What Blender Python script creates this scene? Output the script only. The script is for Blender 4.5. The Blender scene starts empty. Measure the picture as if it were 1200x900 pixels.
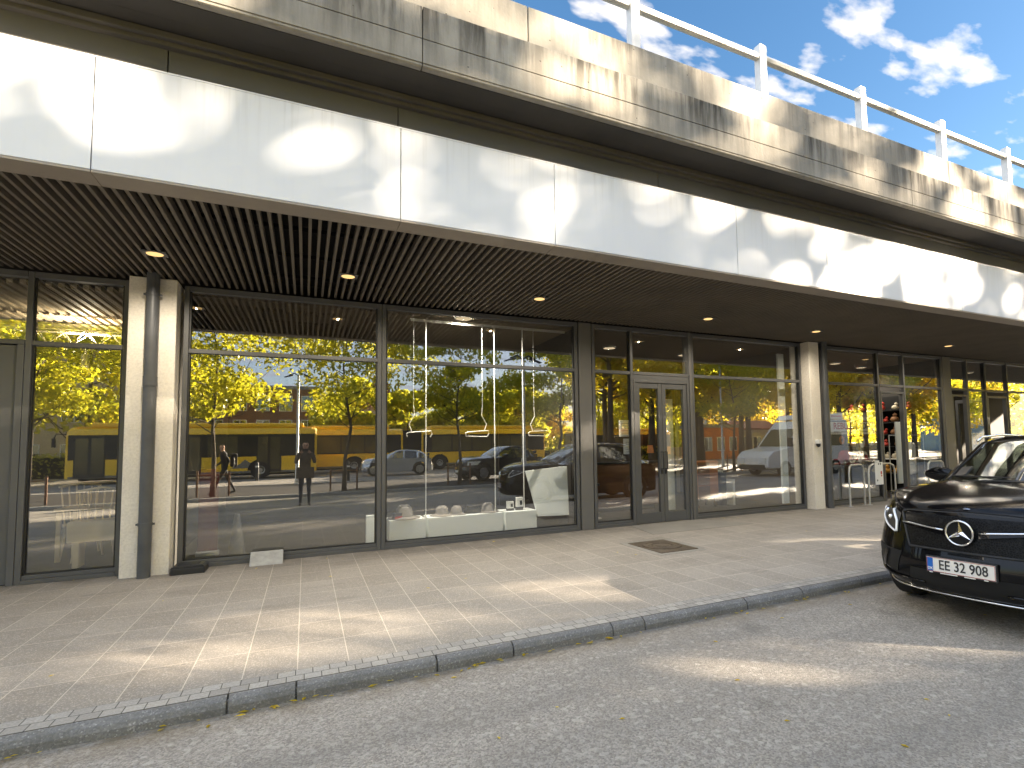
import bpy, bmesh, math, random
import numpy as np
from mathutils import Vector, Matrix, noise
R = math.radians
random.seed(7)
SC = bpy.context.scene
COL = SC.collection

# ------------------------------------------------------------------ camera
cd = bpy.data.cameras.new("camera")
cam = bpy.data.objects.new("camera", cd)
COL.objects.link(cam)
YAW, PITCH, ROLL = 0.46527, 0.066185, 0.018445
_cy, _sy, _cp, _sp = math.cos(YAW), math.sin(YAW), math.cos(PITCH), math.sin(PITCH)
_r = Vector((_cy, -_sy, 0)); _f = Vector((_sy * _cp, _cy * _cp, _sp)); _d = -_r.cross(_f)
_c, _s = math.cos(ROLL), math.sin(ROLL)
_r2 = _r * _c + _d * _s; _d2 = _d * _c - _r * _s
cam.matrix_world = Matrix(((_r2.x, -_d2.x, -_f.x, 0), (_r2.y, -_d2.y, -_f.y, 0), (_r2.z, -_d2.z, -_f.z, 1.5), (0, 0, 0, 1)))
cd.sensor_width = 36; cd.lens = 638.957 / 1200 * 36
cd.shift_x = (600 - 678.58) / 1200; cd.shift_y = (479.04 - 450) / 1200
cd.clip_start = 0.03; cd.clip_end = 2000
SC.camera = cam

# ------------------------------------------------------------------ light
SUN_EL, SUN_AZ = 18.0, 130.0            # azimuth clockwise from +Y (behind the camera, to the right)
TO_SUN = Vector((math.sin(R(SUN_AZ)) * math.cos(R(SUN_EL)), math.cos(R(SUN_AZ)) * math.cos(R(SUN_EL)), math.sin(R(SUN_EL))))
sl = bpy.data.lights.new("sun", 'SUN'); sl.energy = 4.9; sl.angle = R(.9); sl.color = (1.0, 0.84, 0.64)
so = bpy.data.objects.new("sun", sl); COL.objects.link(so)
so.rotation_euler = TO_SUN.to_track_quat('Z', 'Y').to_euler()
w = bpy.data.worlds.new("World"); SC.world = w; w.use_nodes = True
nt = w.node_tree; nt.nodes.clear()
def wn(t, **k):
    n = nt.nodes.new(t)
    for a, b in k.items(): setattr(n, a, b)
    return n
out = wn('ShaderNodeOutputWorld'); bg = wn('ShaderNodeBackground'); sky = wn('ShaderNodeTexSky')
sky.sky_type = 'NISHITA'; sky.sun_disc = False; sky.sun_elevation = R(SUN_EL); sky.sun_rotation = R(SUN_AZ)
sky.air_density = 1.0; sky.dust_density = 0.9; sky.ozone_density = 1.0
bg.inputs[1].default_value = 0.05
tc = wn('ShaderNodeTexCoord'); sep = wn('ShaderNodeSeparateXYZ')
nt.links.new(tc.outputs['Generated'], sep.inputs[0])
za = wn('ShaderNodeMath', operation='ADD'); za.inputs[1].default_value = 0.12
nt.links.new(sep.outputs[2], za.inputs[0])
dv = []
for i in (0, 1):
    m = wn('ShaderNodeMath', operation='DIVIDE'); nt.links.new(sep.outputs[i], m.inputs[0]); nt.links.new(za.outputs[0], m.inputs[1]); dv.append(m)
cmb = wn('ShaderNodeCombineXYZ'); nt.links.new(dv[0].outputs[0], cmb.inputs[0]); nt.links.new(dv[1].outputs[0], cmb.inputs[1])
mp = wn('ShaderNodeMapping'); mp.inputs['Location'].default_value = (0.35, 0.1, 0.0); mp.inputs['Rotation'].default_value = (0, 0, R(28)); mp.inputs['Scale'].default_value = (1.0, 1.9, 1)
nt.links.new(cmb.outputs[0], mp.inputs[0])
nz = wn('ShaderNodeTexNoise'); nz.inputs['Scale'].default_value = 4.3; nz.inputs['Detail'].default_value = 8; nz.inputs['Roughness'].default_value = 0.5
nt.links.new(mp.outputs[0], nz.inputs['Vector'])
rp = wn('ShaderNodeValToRGB'); rp.color_ramp.elements[0].position = 0.535; rp.color_ramp.elements[1].position = 0.645
rp.color_ramp.elements[0].color = (0, 0, 0, 1); rp.color_ramp.elements[1].color = (1, 1, 1, 1)
nt.links.new(nz.outputs['Fac'], rp.inputs[0])
mx = wn('ShaderNodeMix', data_type='RGBA')
hs = wn('ShaderNodeHueSaturation'); hs.inputs['Saturation'].default_value = 1.3; hs.inputs['Value'].default_value = .51
nt.links.new(sky.outputs[0], hs.inputs['Color'])
nt.links.new(rp.outputs[0], mx.inputs[0]); nt.links.new(hs.outputs[0], mx.inputs[6]); mx.inputs[7].default_value = (2.5, 2.33, 2.2, 1)
# bright cloud added out of view as fill light: behind, overhead and left
def wmath(op, a, b):
    m = wn('ShaderNodeMath', operation=op)
    for i, v in enumerate((a, b)):
        if isinstance(v, (int, float)): m.inputs[i].default_value = v
        else: nt.links.new(v, m.inputs[i])
    return m.outputs[0]
side = wmath('MAXIMUM', wmath('ADD', wmath('MULTIPLY', sep.outputs[1], -1.0), wmath('MULTIPLY', sep.outputs[2], .30)), wmath('ADD', wmath('MULTIPLY', sep.outputs[0], -.95), wmath('MULTIPLY', sep.outputs[2], .55)))
nz2 = wn('ShaderNodeTexNoise'); nz2.inputs['Scale'].default_value = 1.5; nz2.inputs['Detail'].default_value = 6; nt.links.new(cmb.outputs[0], nz2.inputs['Vector'])
fac = wmath('ADD', side, wmath('MULTIPLY', wmath('SUBTRACT', nz2.outputs['Fac'], .5), 1.6))
rp2 = wn('ShaderNodeValToRGB'); rp2.color_ramp.elements[0].position = 0.20; rp2.color_ramp.elements[1].position = 0.75
nt.links.new(fac, rp2.inputs[0])
up = wn('ShaderNodeMapRange'); nt.links.new(sep.outputs[2], up.inputs[0]); up.inputs[1].default_value = -.02; up.inputs[2].default_value = .22
mx2 = wn('ShaderNodeMix', data_type='RGBA'); nt.links.new(wmath('MULTIPLY', rp2.outputs[0], up.outputs[0]), mx2.inputs[0]); nt.links.new(mx.outputs[2], mx2.inputs[6]); mx2.inputs[7].default_value = (2.45, 2.85, 3.6, 1)
nt.links.new(mx2.outputs[2], bg.inputs[0]); nt.links.new(bg.outputs[0], out.inputs[0])
SC.view_settings.view_transform = 'Standard'; SC.view_settings.look = 'None'
SC.view_settings.gamma = 1.0; SC.view_settings.use_curve_mapping = False
SC.view_settings.exposure = 3.6
SC.cycles.max_bounces = 10; SC.cycles.transparent_max_bounces = 24; SC.cycles.glossy_bounces = 5; SC.cycles.transmission_bounces = 6
SC.cycles.diffuse_bounces = 4; SC.cycles.caustics_reflective = False; SC.cycles.caustics_refractive = False
SC.cycles.sample_clamp_indirect = 6.0
SC.cycles.use_denoising = True

# ------------------------------------------------------------------ materials
class NT:
    def __init__(s, name):
        s.m = bpy.data.materials.new(name); s.m.use_nodes = True; s.t = s.m.node_tree; s.t.nodes.clear()
        s.o = s.n('ShaderNodeOutputMaterial')
    def n(s, t, ins=None, **k):
        n = s.t.nodes.new(t)
        for a, b in k.items(): setattr(n, a, b)
        for a, b in (ins or {}).items():
            if isinstance(b, bpy.types.NodeSocket): s.t.links.new(b, n.inputs[a])
            else: n.inputs[a].default_value = b
        return n
    def coord(s, scale=(1, 1, 1), rot=(0, 0, 0), loc=(0, 0, 0), kind='Object'):
        t = s.n('ShaderNodeTexCoord')
        return s.n('ShaderNodeMapping', {'Vector': t.outputs[kind], 'Scale': scale, 'Rotation': rot, 'Location': loc}).outputs[0]
    def noise(s, vec, scale, detail=4, rough=.55):
        return s.n('ShaderNodeTexNoise', {'Vector': vec, 'Scale': scale, 'Detail': detail, 'Roughness': rough}).outputs['Fac']
    def ramp(s, fac, stops):
        r = s.n('ShaderNodeValToRGB', {0: fac}); e = r.color_ramp.elements
        while len(e) < len(stops): e.new(0.5)
        for i, (p, c) in enumerate(stops):
            e[i].position = p; e[i].color = (*c, 1) if not isinstance(c, (int, float)) else (c, c, c, 1)
        return r.outputs[0]
    def mix(s, fac, a, b, blend='MIX'):
        m = s.n('ShaderNodeMix', data_type='RGBA', blend_type=blend)
        for i, v in ((0, fac), (6, a), (7, b)):
            if isinstance(v, bpy.types.NodeSocket): s.t.links.new(v, m.inputs[i])
            elif i == 0: m.inputs[0].default_value = v
            else: m.inputs[i].default_value = (*v, 1)
        return m.outputs[2]
    def math(s, op, a, b=0.0):
        return s.n('ShaderNodeMath', {0: a, 1: b}, operation=op).outputs[0]
    def bump(s, h, strength=.3, dist=.01, normal=None):
        i = {'Height': h, 'Strength': strength, 'Distance': dist}
        if normal: i['Normal'] = normal
        return s.n('ShaderNodeBump', i).outputs[0]
    def bsdf(s, col, rough=.5, metal=0., bump=None, coat=0., spec=.5):
        b = s.n('ShaderNodeBsdfPrincipled')
        for k, v in (('Base Color', col), ('Roughness', rough), ('Metallic', metal), ('Coat Weight', coat), ('Specular IOR Level', spec)):
            if isinstance(v, bpy.types.NodeSocket): s.t.links.new(v, b.inputs[k])
            elif k == 'Base Color': b.inputs[k].default_value = (*v, 1)
            else: b.inputs[k].default_value = v
        if bump: s.t.links.new(bump, b.inputs['Normal'])
        s.t.links.new(b.outputs[0], s.o.inputs[0])
        return b

def plain(name, col, rough=.5, metal=0., var=.12, scale=3., bump=0., bscale=60., coat=0., spec=.5):
    t = NT(name); v = t.coord()
    n1 = t.noise(v, scale, 5)
    a = tuple(max(0, c * (1 - var)) for c in col); b = tuple(min(1, c * (1 + var)) for c in col)
    c = t.mix(t.ramp(n1, [(.3, 0.), (.7, 1.)]), a, b)
    rr = t.math('MULTIPLY_ADD', n1, .15); t.t.nodes[-1].inputs[2].default_value = rough - .075
    bm = t.bump(t.noise(v, bscale, 3), bump, .005) if bump else None
    t.bsdf(c, rr, metal, bm, coat, spec)
    return t.m

def emit(name, col, s):
    t = NT(name); e = t.n('ShaderNodeEmission', {'Color': (*col, 1), 'Strength': s}); t.t.links.new(e.outputs[0], t.o.inputs[0]); return t.m

def glass(name, refl=.30, tint=(.80, .84, .82)):
    t = NT(name)
    lw = t.n('ShaderNodeLayerWeight', {'Blend': .42})
    f = t.math('MULTIPLY_ADD', t.math('POWER', lw.outputs['Facing'], 2.2), 1 - refl); t.t.nodes[-1].inputs[2].default_value = refl
    v = t.coord(); nb = t.bump(t.noise(v, .55, 1), .012, .05)
    g = t.n('ShaderNodeBsdfGlossy', {'Color': (.97, .98, .97, 1), 'Roughness': 0.0, 'Normal': nb})
    tr = t.n('ShaderNodeBsdfTransparent', {'Color': (*tint, 1)})
    m = t.n('ShaderNodeMixShader', {0: f, 1: tr.outputs[0], 2: g.outputs[0]})
    t.t.links.new(m.outputs[0], t.o.inputs[0]); return t.m

def leafmat(name, cols, trans=.5):
    t = NT(name)
    rnd = t.n('ShaderNodeNewGeometry').outputs['Random Per Island']
    v = t.coord(); n = t.noise(v, .55, 2)
    k = t.math('MULTIPLY_ADD', rnd, .55); t.t.nodes[-1].inputs[2].default_value = 0
    k = t.math('ADD', t.math('MULTIPLY', n, .75), k)
    st = [(.22 + .6 * i / (len(cols) - 1), c) for i, c in enumerate(cols)]
    c = t.ramp(k, st)
    d = t.n('ShaderNodeBsdfDiffuse', {'Color': c}); tl = t.n('ShaderNodeBsdfTranslucent', {'Color': t.mix(.4, c, (.80, .72, .04))})
    g = t.n('ShaderNodeBsdfGlossy', {'Color': (.8, .8, .7, 1), 'Roughness': .35})
    m = t.n('ShaderNodeMixShader', {0: trans, 1: d.outputs[0], 2: tl.outputs[0]})
    m2 = t.n('ShaderNodeMixShader', {0: .05, 1: m.outputs[0], 2: g.outputs[0]})
    t.t.links.new(m2.outputs[0], t.o.inputs[0]); return t.m

def concrete_mat():
    t = NT('weathered_concrete'); v = t.coord()
    big = t.noise(v, .9, 6, .6); fine = t.noise(v, 28, 4)
    base = t.mix(t.ramp(big, [(.35, 0.), (.68, 1.)]), (.25, .232, .198), (.40, .372, .318))
    base = t.mix(t.math('MULTIPLY', fine, .35), base, (.25, .22, .17))
    sv = t.coord(scale=(5.5, 5.5, .5)); s1 = t.noise(sv, 1.6, 5, .65)
    sv2 = t.coord(scale=(1, 1, .3), loc=(3, 1, 0)); s2 = t.noise(sv2, .9, 3)
    st = t.math('MULTIPLY', t.ramp(s1, [(.40, 0.), (.60, 1.)]), t.ramp(s2, [(.34, .25), (.56, 1.)]))
    z = t.n('ShaderNodeSeparateXYZ', {0: t.coord()}).outputs[2]
    top1 = t.n('ShaderNodeMapRange', {0: z, 1: .05, 2: .57, 3: .25, 4: 1.}).outputs[0]
    top2 = t.n('ShaderNodeMapRange', {0: z, 1: .65, 2: 1.11, 3: .12, 4: .75}).outputs[0]
    up = t.math('GREATER_THAN', z, .60)
    tm = t.n('ShaderNodeMix', {0: up, 2: top1, 3: top2}).outputs[0]
    base = t.mix(t.math('MULTIPLY', st, tm), base, (.06, .053, .042))
    vo = t.n('ShaderNodeTexVoronoi', {'Vector': v, 'Scale': 7.5, 'Randomness': 1.}).outputs['Distance']
    pit = t.ramp(vo, [(.03, 1.), (.085, 0.)])
    base = t.mix(t.math('MULTIPLY', pit, .75), base, (.06, .05, .04))
    h = t.math('SUBTRACT', t.math('ADD', t.math('MULTIPLY', fine, .35), big), pit)
    t.bsdf(base, .85, 0, t.bump(h, .5, .012), spec=.3); return t.m

def asphalt_mat(name='asphalt', a=(.21, .192, .168), b=(.465, .43, .382)):
    t = NT(name); v = t.coord()
    vo = t.n('ShaderNodeTexVoronoi', {'Vector': v, 'Scale': 85.}); cell = t.n('ShaderNodeSeparateColor', {0: vo.outputs['Color']}).outputs[0]
    vo2 = t.n('ShaderNodeTexVoronoi', {'Vector': v, 'Scale': 170.}); cell2 = t.n('ShaderNodeSeparateColor', {0: vo2.outputs['Color']}).outputs[1]
    k = t.math('ADD', t.math('MULTIPLY', cell, .62), t.math('MULTIPLY', cell2, .38))
    c = t.mix(t.ramp(k, [(.15, 0.), (.9, 1.)]), a, b)
    big = t.noise(v, .45, 5, .6)
    c = t.mix(t.ramp(big, [(.36, .34), (.66, 0.)]), c, a)
    sp = t.n('ShaderNodeTexVoronoi', {'Vector': v, 'Scale': 34.}); s1 = t.n('ShaderNodeSeparateColor', {0: sp.outputs['Color']}).outputs[2]
    c = t.mix(t.math('MULTIPLY', t.math('GREATER_THAN', s1, .93), .55), c, (.48, .45, .40))
    band = t.noise(t.coord(scale=(.12, 1.1, 1)), 1.3, 4); c = t.mix(t.ramp(band, [(.42, 0.), (.62, .38)]), c, (.15, .145, .137))
    yk = t.n('ShaderNodeSeparateXYZ', {0: v}).outputs[1]; gut = t.n('ShaderNodeMapRange', {0: yk, 1: 3.74, 2: 4.04, 3: 0., 4: .85}).outputs[0]
    c = t.mix(t.math('MULTIPLY', gut, t.ramp(t.noise(v, 4.5, 5, .7), [(.36, .2), (.62, 1.)])), c, (.17, .135, .085))
    oil = t.n('ShaderNodeTexVoronoi', {'Vector': v, 'Scale': .9}).outputs['Distance']; c = t.mix(t.math('MULTIPLY', t.ramp(oil, [(.05, .5), (.16, 0.)]), t.noise(v, 9, 4)), c, (.03, .03, .028))
    h = t.math('ADD', t.ramp(vo.outputs['Distance'], [(0., 1.), (.75, 0.)]), t.math('MULTIPLY', vo2.outputs['Distance'], .4))
    t.bsdf(c, .82, 0, t.bump(h, .7, .006), spec=.15); return t.m

def tile_mat():
    t = NT('concrete_paving'); v = t.coord()
    s = t.n('ShaderNodeSeparateXYZ', {0: v})
    px, py, ox, oy = .326, .545, -2.311, 4.306
    u = t.math('DIVIDE', t.math('SUBTRACT', s.outputs[0], ox), px); q = t.math('DIVIDE', t.math('SUBTRACT', s.outputs[1], oy), py)
    fu = t.math('FRACT', u); fq = t.math('FRACT', q)
    du = t.math('MULTIPLY', t.math('MINIMUM', fu, t.math('SUBTRACT', 1., fu)), px)
    dq = t.math('MULTIPLY', t.math('MINIMUM', fq, t.math('SUBTRACT', 1., fq)), py)
    wob = t.math('MULTIPLY', t.noise(v, 30, 2), .0028)
    ju = t.math('LESS_THAN', du, t.math('ADD', wob, .0018)); jq = t.math('LESS_THAN', dq, t.math('ADD', wob, .0022))
    cid = t.n('ShaderNodeCombineXYZ', {0: t.math('FLOOR', u), 1: t.math('FLOOR', q)}).outputs[0]
    wn_ = t.n('ShaderNodeTexWhiteNoise', {'Vector': cid}, noise_dimensions='3D').outputs['Value']
    n1 = t.noise(v, 1.1, 5, .6); n2 = t.noise(v, 55, 6, .8)
    c = t.mix(wn_, (.265, .238, .202), (.335, .304, .262))
    c = t.mix(t.ramp(n1, [(.33, .45), (.62, 0.)]), c, (.17, .152, .128))
    c = t.mix(t.ramp(n2, [(.35, .45), (.62, 0.)]), c, (.16, .145, .125))
    sp = t.n('ShaderNodeTexVoronoi', {'Vector': v, 'Scale': 150.}); s1 = t.n('ShaderNodeSeparateColor', {0: sp.outputs['Color']}).outputs[0]
    c = t.mix(t.math('MULTIPLY', t.math('GREATER_THAN', s1, .80), .5), c, (.50, .46, .40))
    c = t.mix(t.math('MULTIPLY', ju, .75), c, (.56, .50, .42)); c = t.mix(t.math('MULTIPLY', jq, .85), c, (.54, .48, .40))
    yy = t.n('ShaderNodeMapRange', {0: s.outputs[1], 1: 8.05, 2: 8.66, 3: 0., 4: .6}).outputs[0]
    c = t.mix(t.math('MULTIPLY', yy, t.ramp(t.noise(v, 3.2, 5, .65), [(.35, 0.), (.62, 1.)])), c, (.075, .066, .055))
    st = t.noise(t.coord(scale=(.7, 1.6, 1)), 1.6, 6, .62); c = t.mix(t.ramp(st, [(.56, 0.), (.72, .35)]), c, (.10, .088, .072))
    gum = t.n('ShaderNodeTexVoronoi', {'Vector': v, 'Scale': 2.6}).outputs['Distance']
    c = t.mix(t.math('MULTIPLY', t.ramp(gum, [(.03, 1.), (.05, 0.)]), .35), c, (.07, .065, .06))
    h = t.math('SUBTRACT', t.math('MULTIPLY', n2, .5), t.math('MAXIMUM', ju, jq))
    t.bsdf(c, t.ramp(n1, [(.3, .62), (.7, .8)]), 0, t.bump(h, .35, .004), spec=.4); return t.m

def sett_mat():
    t = NT('small_setts'); v = t.coord()
    br = t.n('ShaderNodeTexBrick', {'Vector': t.coord(loc=(.04, -4.112, 0)), 'Color1': (.42, .40, .36, 1), 'Color2': (.29, .275, .25, 1), 'Mortar': (.075, .068, .058, 1), 'Scale': 1., 'Mortar Size': .0032, 'Brick Width': .105, 'Row Height': .097, 'Bias': 0.})
    n2 = t.noise(v, 60, 4, .7)
    c = t.mix(t.ramp(n2, [(.35, .45), (.65, 0.)]), br.outputs['Color'], (.12, .11, .10))
    t.bsdf(c, .8, 0, t.bump(t.math('SUBTRACT', t.math('MULTIPLY', n2, .4), br.outputs['Fac']), .5, .006)); return t.m

def granite_mat():
    t = NT('kerb_granite'); v = t.coord()
    vo = t.n('ShaderNodeTexVoronoi', {'Vector': v, 'Scale': 120.}); cell = t.n('ShaderNodeSeparateColor', {0: vo.outputs['Color']}).outputs[0]
    c = t.ramp(cell, [(0., (.15, .148, .145)), (.55, (.19, .187, .183)), (.9, (.235, .23, .225)), (1., (.36, .355, .35))])
    n = t.noise(v, 2.2, 4); c = t.mix(t.ramp(n, [(.35, .5), (.65, 0.)]), c, (.07, .065, .055))
    t.bsdf(c, .7, 0, t.bump(t.noise(v, 45, 5, .7), .3, .008)); return t.m

def slab_mat():
    t = NT('plaza_pavers'); v = t.coord()
    br = t.n('ShaderNodeTexBrick', {'Vector': v, 'Color1': (.05, .046, .041, 1), 'Color2': (.036, .033, .03, 1), 'Mortar': (.07, .065, .06, 1), 'Scale': 1., 'Mortar Size': .012, 'Brick Width': .9, 'Row Height': .6})
    n = t.noise(v, .7, 5); c = t.mix(t.ramp(n, [(.35, .4), (.65, 0.)]), br.outputs['Color'], (.035, .032, .03))
    t.bsdf(c, .8, 0, t.bump(t.noise(v, 40, 3), .3, .005), spec=.15); return t.m

def bark_mat():
    t = NT('bark'); v = t.coord(scale=(6, 6, 1.4)); n = t.noise(v, 3, 5)
    t.bsdf(t.mix(n, (.05, .038, .026), (.17, .14, .10)), .9, 0, t.bump(n, .8, .02)); return t.m

def paint_black():
    t = NT('black_car_paint'); v = t.coord()
    dust = t.ramp(t.noise(v, 9, 6, .7), [(.55, 0.), (.85, .03)])
    b = t.bsdf(t.mix(dust, (.0035, .0035, .0042), (.10, .09, .075)), t.math('MULTIPLY_ADD', dust, .9), 0, None, .38, .12)
    t.t.nodes.active = None
    for n in t.t.nodes:
        if n.bl_idname == 'ShaderNodeMath' and n.operation == 'MULTIPLY_ADD': n.inputs[2].default_value = .16
    b.inputs['Coat Roughness'].default_value = .02
    return t.m

MAT = dict(
    concrete=concrete_mat(), asphalt=asphalt_mat(), tile=tile_mat(), setts=sett_mat(), granite=granite_mat(), slab=slab_mat(), asphalt_far=asphalt_mat('dark_asphalt', (.035, .033, .03), (.085, .08, .075)), bark=bark_mat(), busroad=asphalt_mat('pale_bus_paving', (.22, .195, .16), (.36, .325, .275)),
    white_panel=None,
    trim=plain('bronze_grey_trim', (.34, .295, .24), .5, 0, .08, 2),
    slat=plain('dark_slat', (.17, .145, .112), .6, 0, .14, 1.5),
    black=plain('matt_black', (.006, .006, .006), .9),
    band=plain('dark_grey_panel', (.105, .102, .098), .55, 0, .10, .9),
    frame=plain('anthracite_frame', (.095, .096, .098), .42, 0, .08, 2.5),
    framehi=plain('grey_panel', (.13, .127, .122), .5, 0, .08, 1.2),
    plaster=None,
    zinc=plain('grey_drainpipe', (.075, .078, .083), .45, 0, .2, 4),
    steel=plain('galvanised_steel', (.55, .55, .54), .42, .85, .15, 12),
    post=plain('aluminium_rail', (.66, .64, .60), .45, .25, .10, 9),
    chrome=plain('chrome', (.82, .82, .83), .12, 1., .03, 3),
    glass=glass('window_glass', .16, (.98, .985, .98)), glass_in=glass('clear_glass', .10, (.9, .92, .91)),
    white=plain('white_laminate', (.86, .91, .895), .4, 0, .04, 2),
    paper=plain('white_paper', (.80, .80, .77), .7, 0, .03, 8),
    dark=plain('dark_plastic', (.016, .016, .017), .5, 0, .2, 9),
    rubber=plain('tyre_rubber', (.014, .014, .014), .75, 0, .25, 20),
    alloy=plain('wheel_alloy', (.42, .42, .43), .3, .9, .05, 3),
    wood=None, red=plain('red_fabric', (.42, .012, .02), .8, 0, .15, 8),
    yellow=plain('bus_yellow', (1.0, .60, .02), .32, 0, .05, 1.2, coat=.4),
    busdark=plain('bus_black_panel', (.012, .012, .013), .3, 0, .1, 2),
    buslow=plain('bus_grey_skirt', (.20, .19, .17), .5, 0, .1, 2),
    buswin=glass('bus_window', .12, (.42, .45, .42)),
    carpaint=paint_black(), silver=plain('silver_paint', (.48, .50, .53), .25, .6, .04, 2, coat=.6), darkpaint=plain('graphite_paint', (.03, .03, .032), .25, .2, .05, 2, coat=.8),
    carglass=glass('car_glass', .10, (.60, .68, .64)),
    vanwhite=plain('van_white_paint', (.78, .78, .76), .3, 0, .04, 1.5, coat=.4),
    lamp=emit('downlight_glow', (1.0, .62, .24), .12), lamp_in=emit('ceiling_lamp_glow', (1.0, .78, .48), .08),
    iron=plain('cast_iron', (.10, .078, .055), .65, .5, .3, 14, .5, 80),
    stone=plain('light_stone', (.34, .34, .325), .85, 0, .2, 9, .5, 50),
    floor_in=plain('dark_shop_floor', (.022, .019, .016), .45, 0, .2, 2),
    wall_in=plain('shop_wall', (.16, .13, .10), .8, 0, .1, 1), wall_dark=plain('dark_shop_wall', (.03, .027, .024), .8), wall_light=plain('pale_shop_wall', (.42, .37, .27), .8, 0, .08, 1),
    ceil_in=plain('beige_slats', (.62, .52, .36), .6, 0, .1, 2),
    orange=plain('orange_board', (.62, .20, .035), .6, 0, .1, 3), skin=plain('skin', (.55, .34, .25), .55, 0, .06, 12),
    coat=plain('brown_grey_coat', (.125, .10, .075), .85, 0, .2, 14), coat2=plain('black_coat', (.018, .018, .022), .85, 0, .2, 14),
    jeans=plain('dark_jeans', (.035, .045, .065), .85, 0, .2, 18), trousers=plain('black_trousers', (.015, .015, .017), .85), shoe=plain('shoe_leather', (.06, .04, .03), .55),
    hair=plain('brown_hair', (.045, .03, .02), .75, 0, .3, 40),
    paint_white=plain('road_paint', (.62, .61, .58), .7, 0, .2, 6),
    cream=plain('cream_render', (.62, .51, .34), .85, 0, .06, 1), brick=None, rooftile=plain('red_roof_tile', (.22, .075, .045), .85, 0, .2, 3), house=plain('pale_house_wall', (.55, .52, .46), .85, 0, .06, 1),
    bluecl=plain('blue_cladding', (.13, .24, .42), .6, 0, .05, 1), winpane=glass('far_window', .28, (.25, .28, .3)),
)
def wood_mat():
    t = NT('brown_wood'); v = t.coord(scale=(1, 1, 9)); n = t.noise(v, 2.2, 5)
    t.bsdf(t.mix(n, (.10, .045, .02), (.26, .125, .055)), .5); return t.m
def brick_mat():
    t = NT('orange_brick'); v = t.coord(rot=(R(90), 0, 0))
    br = t.n('ShaderNodeTexBrick', {'Vector': v, 'Color1': (.33, .13, .05, 1), 'Color2': (.24, .09, .04, 1), 'Mortar': (.30, .26, .2, 1), 'Scale': 1., 'Mortar Size': .012, 'Brick Width': .24, 'Row Height': .075})
    t.bsdf(br.outputs['Color'], .85); return t.m
def pillar_mat():
    t = NT('painted_concrete_pillar'); v = t.coord(); n = t.noise(v, 2.4, 5); f = t.noise(v, 34, 4, .7)
    vo = t.n('ShaderNodeTexVoronoi', {'Vector': v, 'Scale': 17.}).outputs['Distance']
    c = t.mix(t.ramp(n, [(.3, .6), (.7, 0.)]), (.84, .79, .70), (.66, .61, .52))
    c = t.mix(t.ramp(vo, [(.03, .6), (.09, 0.)]), c, (.22, .18, .14)); c = t.mix(t.ramp(f, [(.3, .3), (.6, 0.)]), c, (.32, .28, .23))
    t.bsdf(c, .8, 0, t.bump(f, .3, .006)); return t.m
def panel_mat():
    t = NT('white_fascia_panel'); v = t.coord(); r1 = t.noise(t.coord(scale=(9, 9, .35)), 2.0, 5, .65); n = t.noise(v, .7, 4)
    z = t.n('ShaderNodeSeparateXYZ', {0: v}).outputs[2]; top = t.n('ShaderNodeMapRange', {0: z, 1: .35, 2: .93, 3: .15, 4: 1.}).outputs[0]
    c = t.mix(t.ramp(n, [(.35, 0.), (.65, 1.)]), (.76, .775, .80), (.82, .83, .845))
    c = t.mix(t.math('MULTIPLY', t.ramp(r1, [(.5, 0.), (.75, .30)]), top), c, (.45, .43, .40))
    t.bsdf(c, .42, 0, t.bump(t.noise(v, .8, 2), .04, .05)); return t.m
MAT['white_panel'] = panel_mat(); MAT['wood'] = wood_mat(); MAT['brick'] = brick_mat(); MAT['plaster'] = pillar_mat()
MAT['leaf_yellow'] = leafmat('yellow_green_leaves', [(.20, .26, .02), (.43, .47, .03), (.70, .63, .04)], .62)
MAT['leaf_green'] = leafmat('green_leaves', [(.15, .19, .018), (.34, .36, .026), (.55, .50, .03)], .6)
MAT['leaf_gold'] = leafmat('golden_leaves', [(.40, .26, .018), (.66, .46, .03), (.80, .58, .035)], .62)

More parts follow.
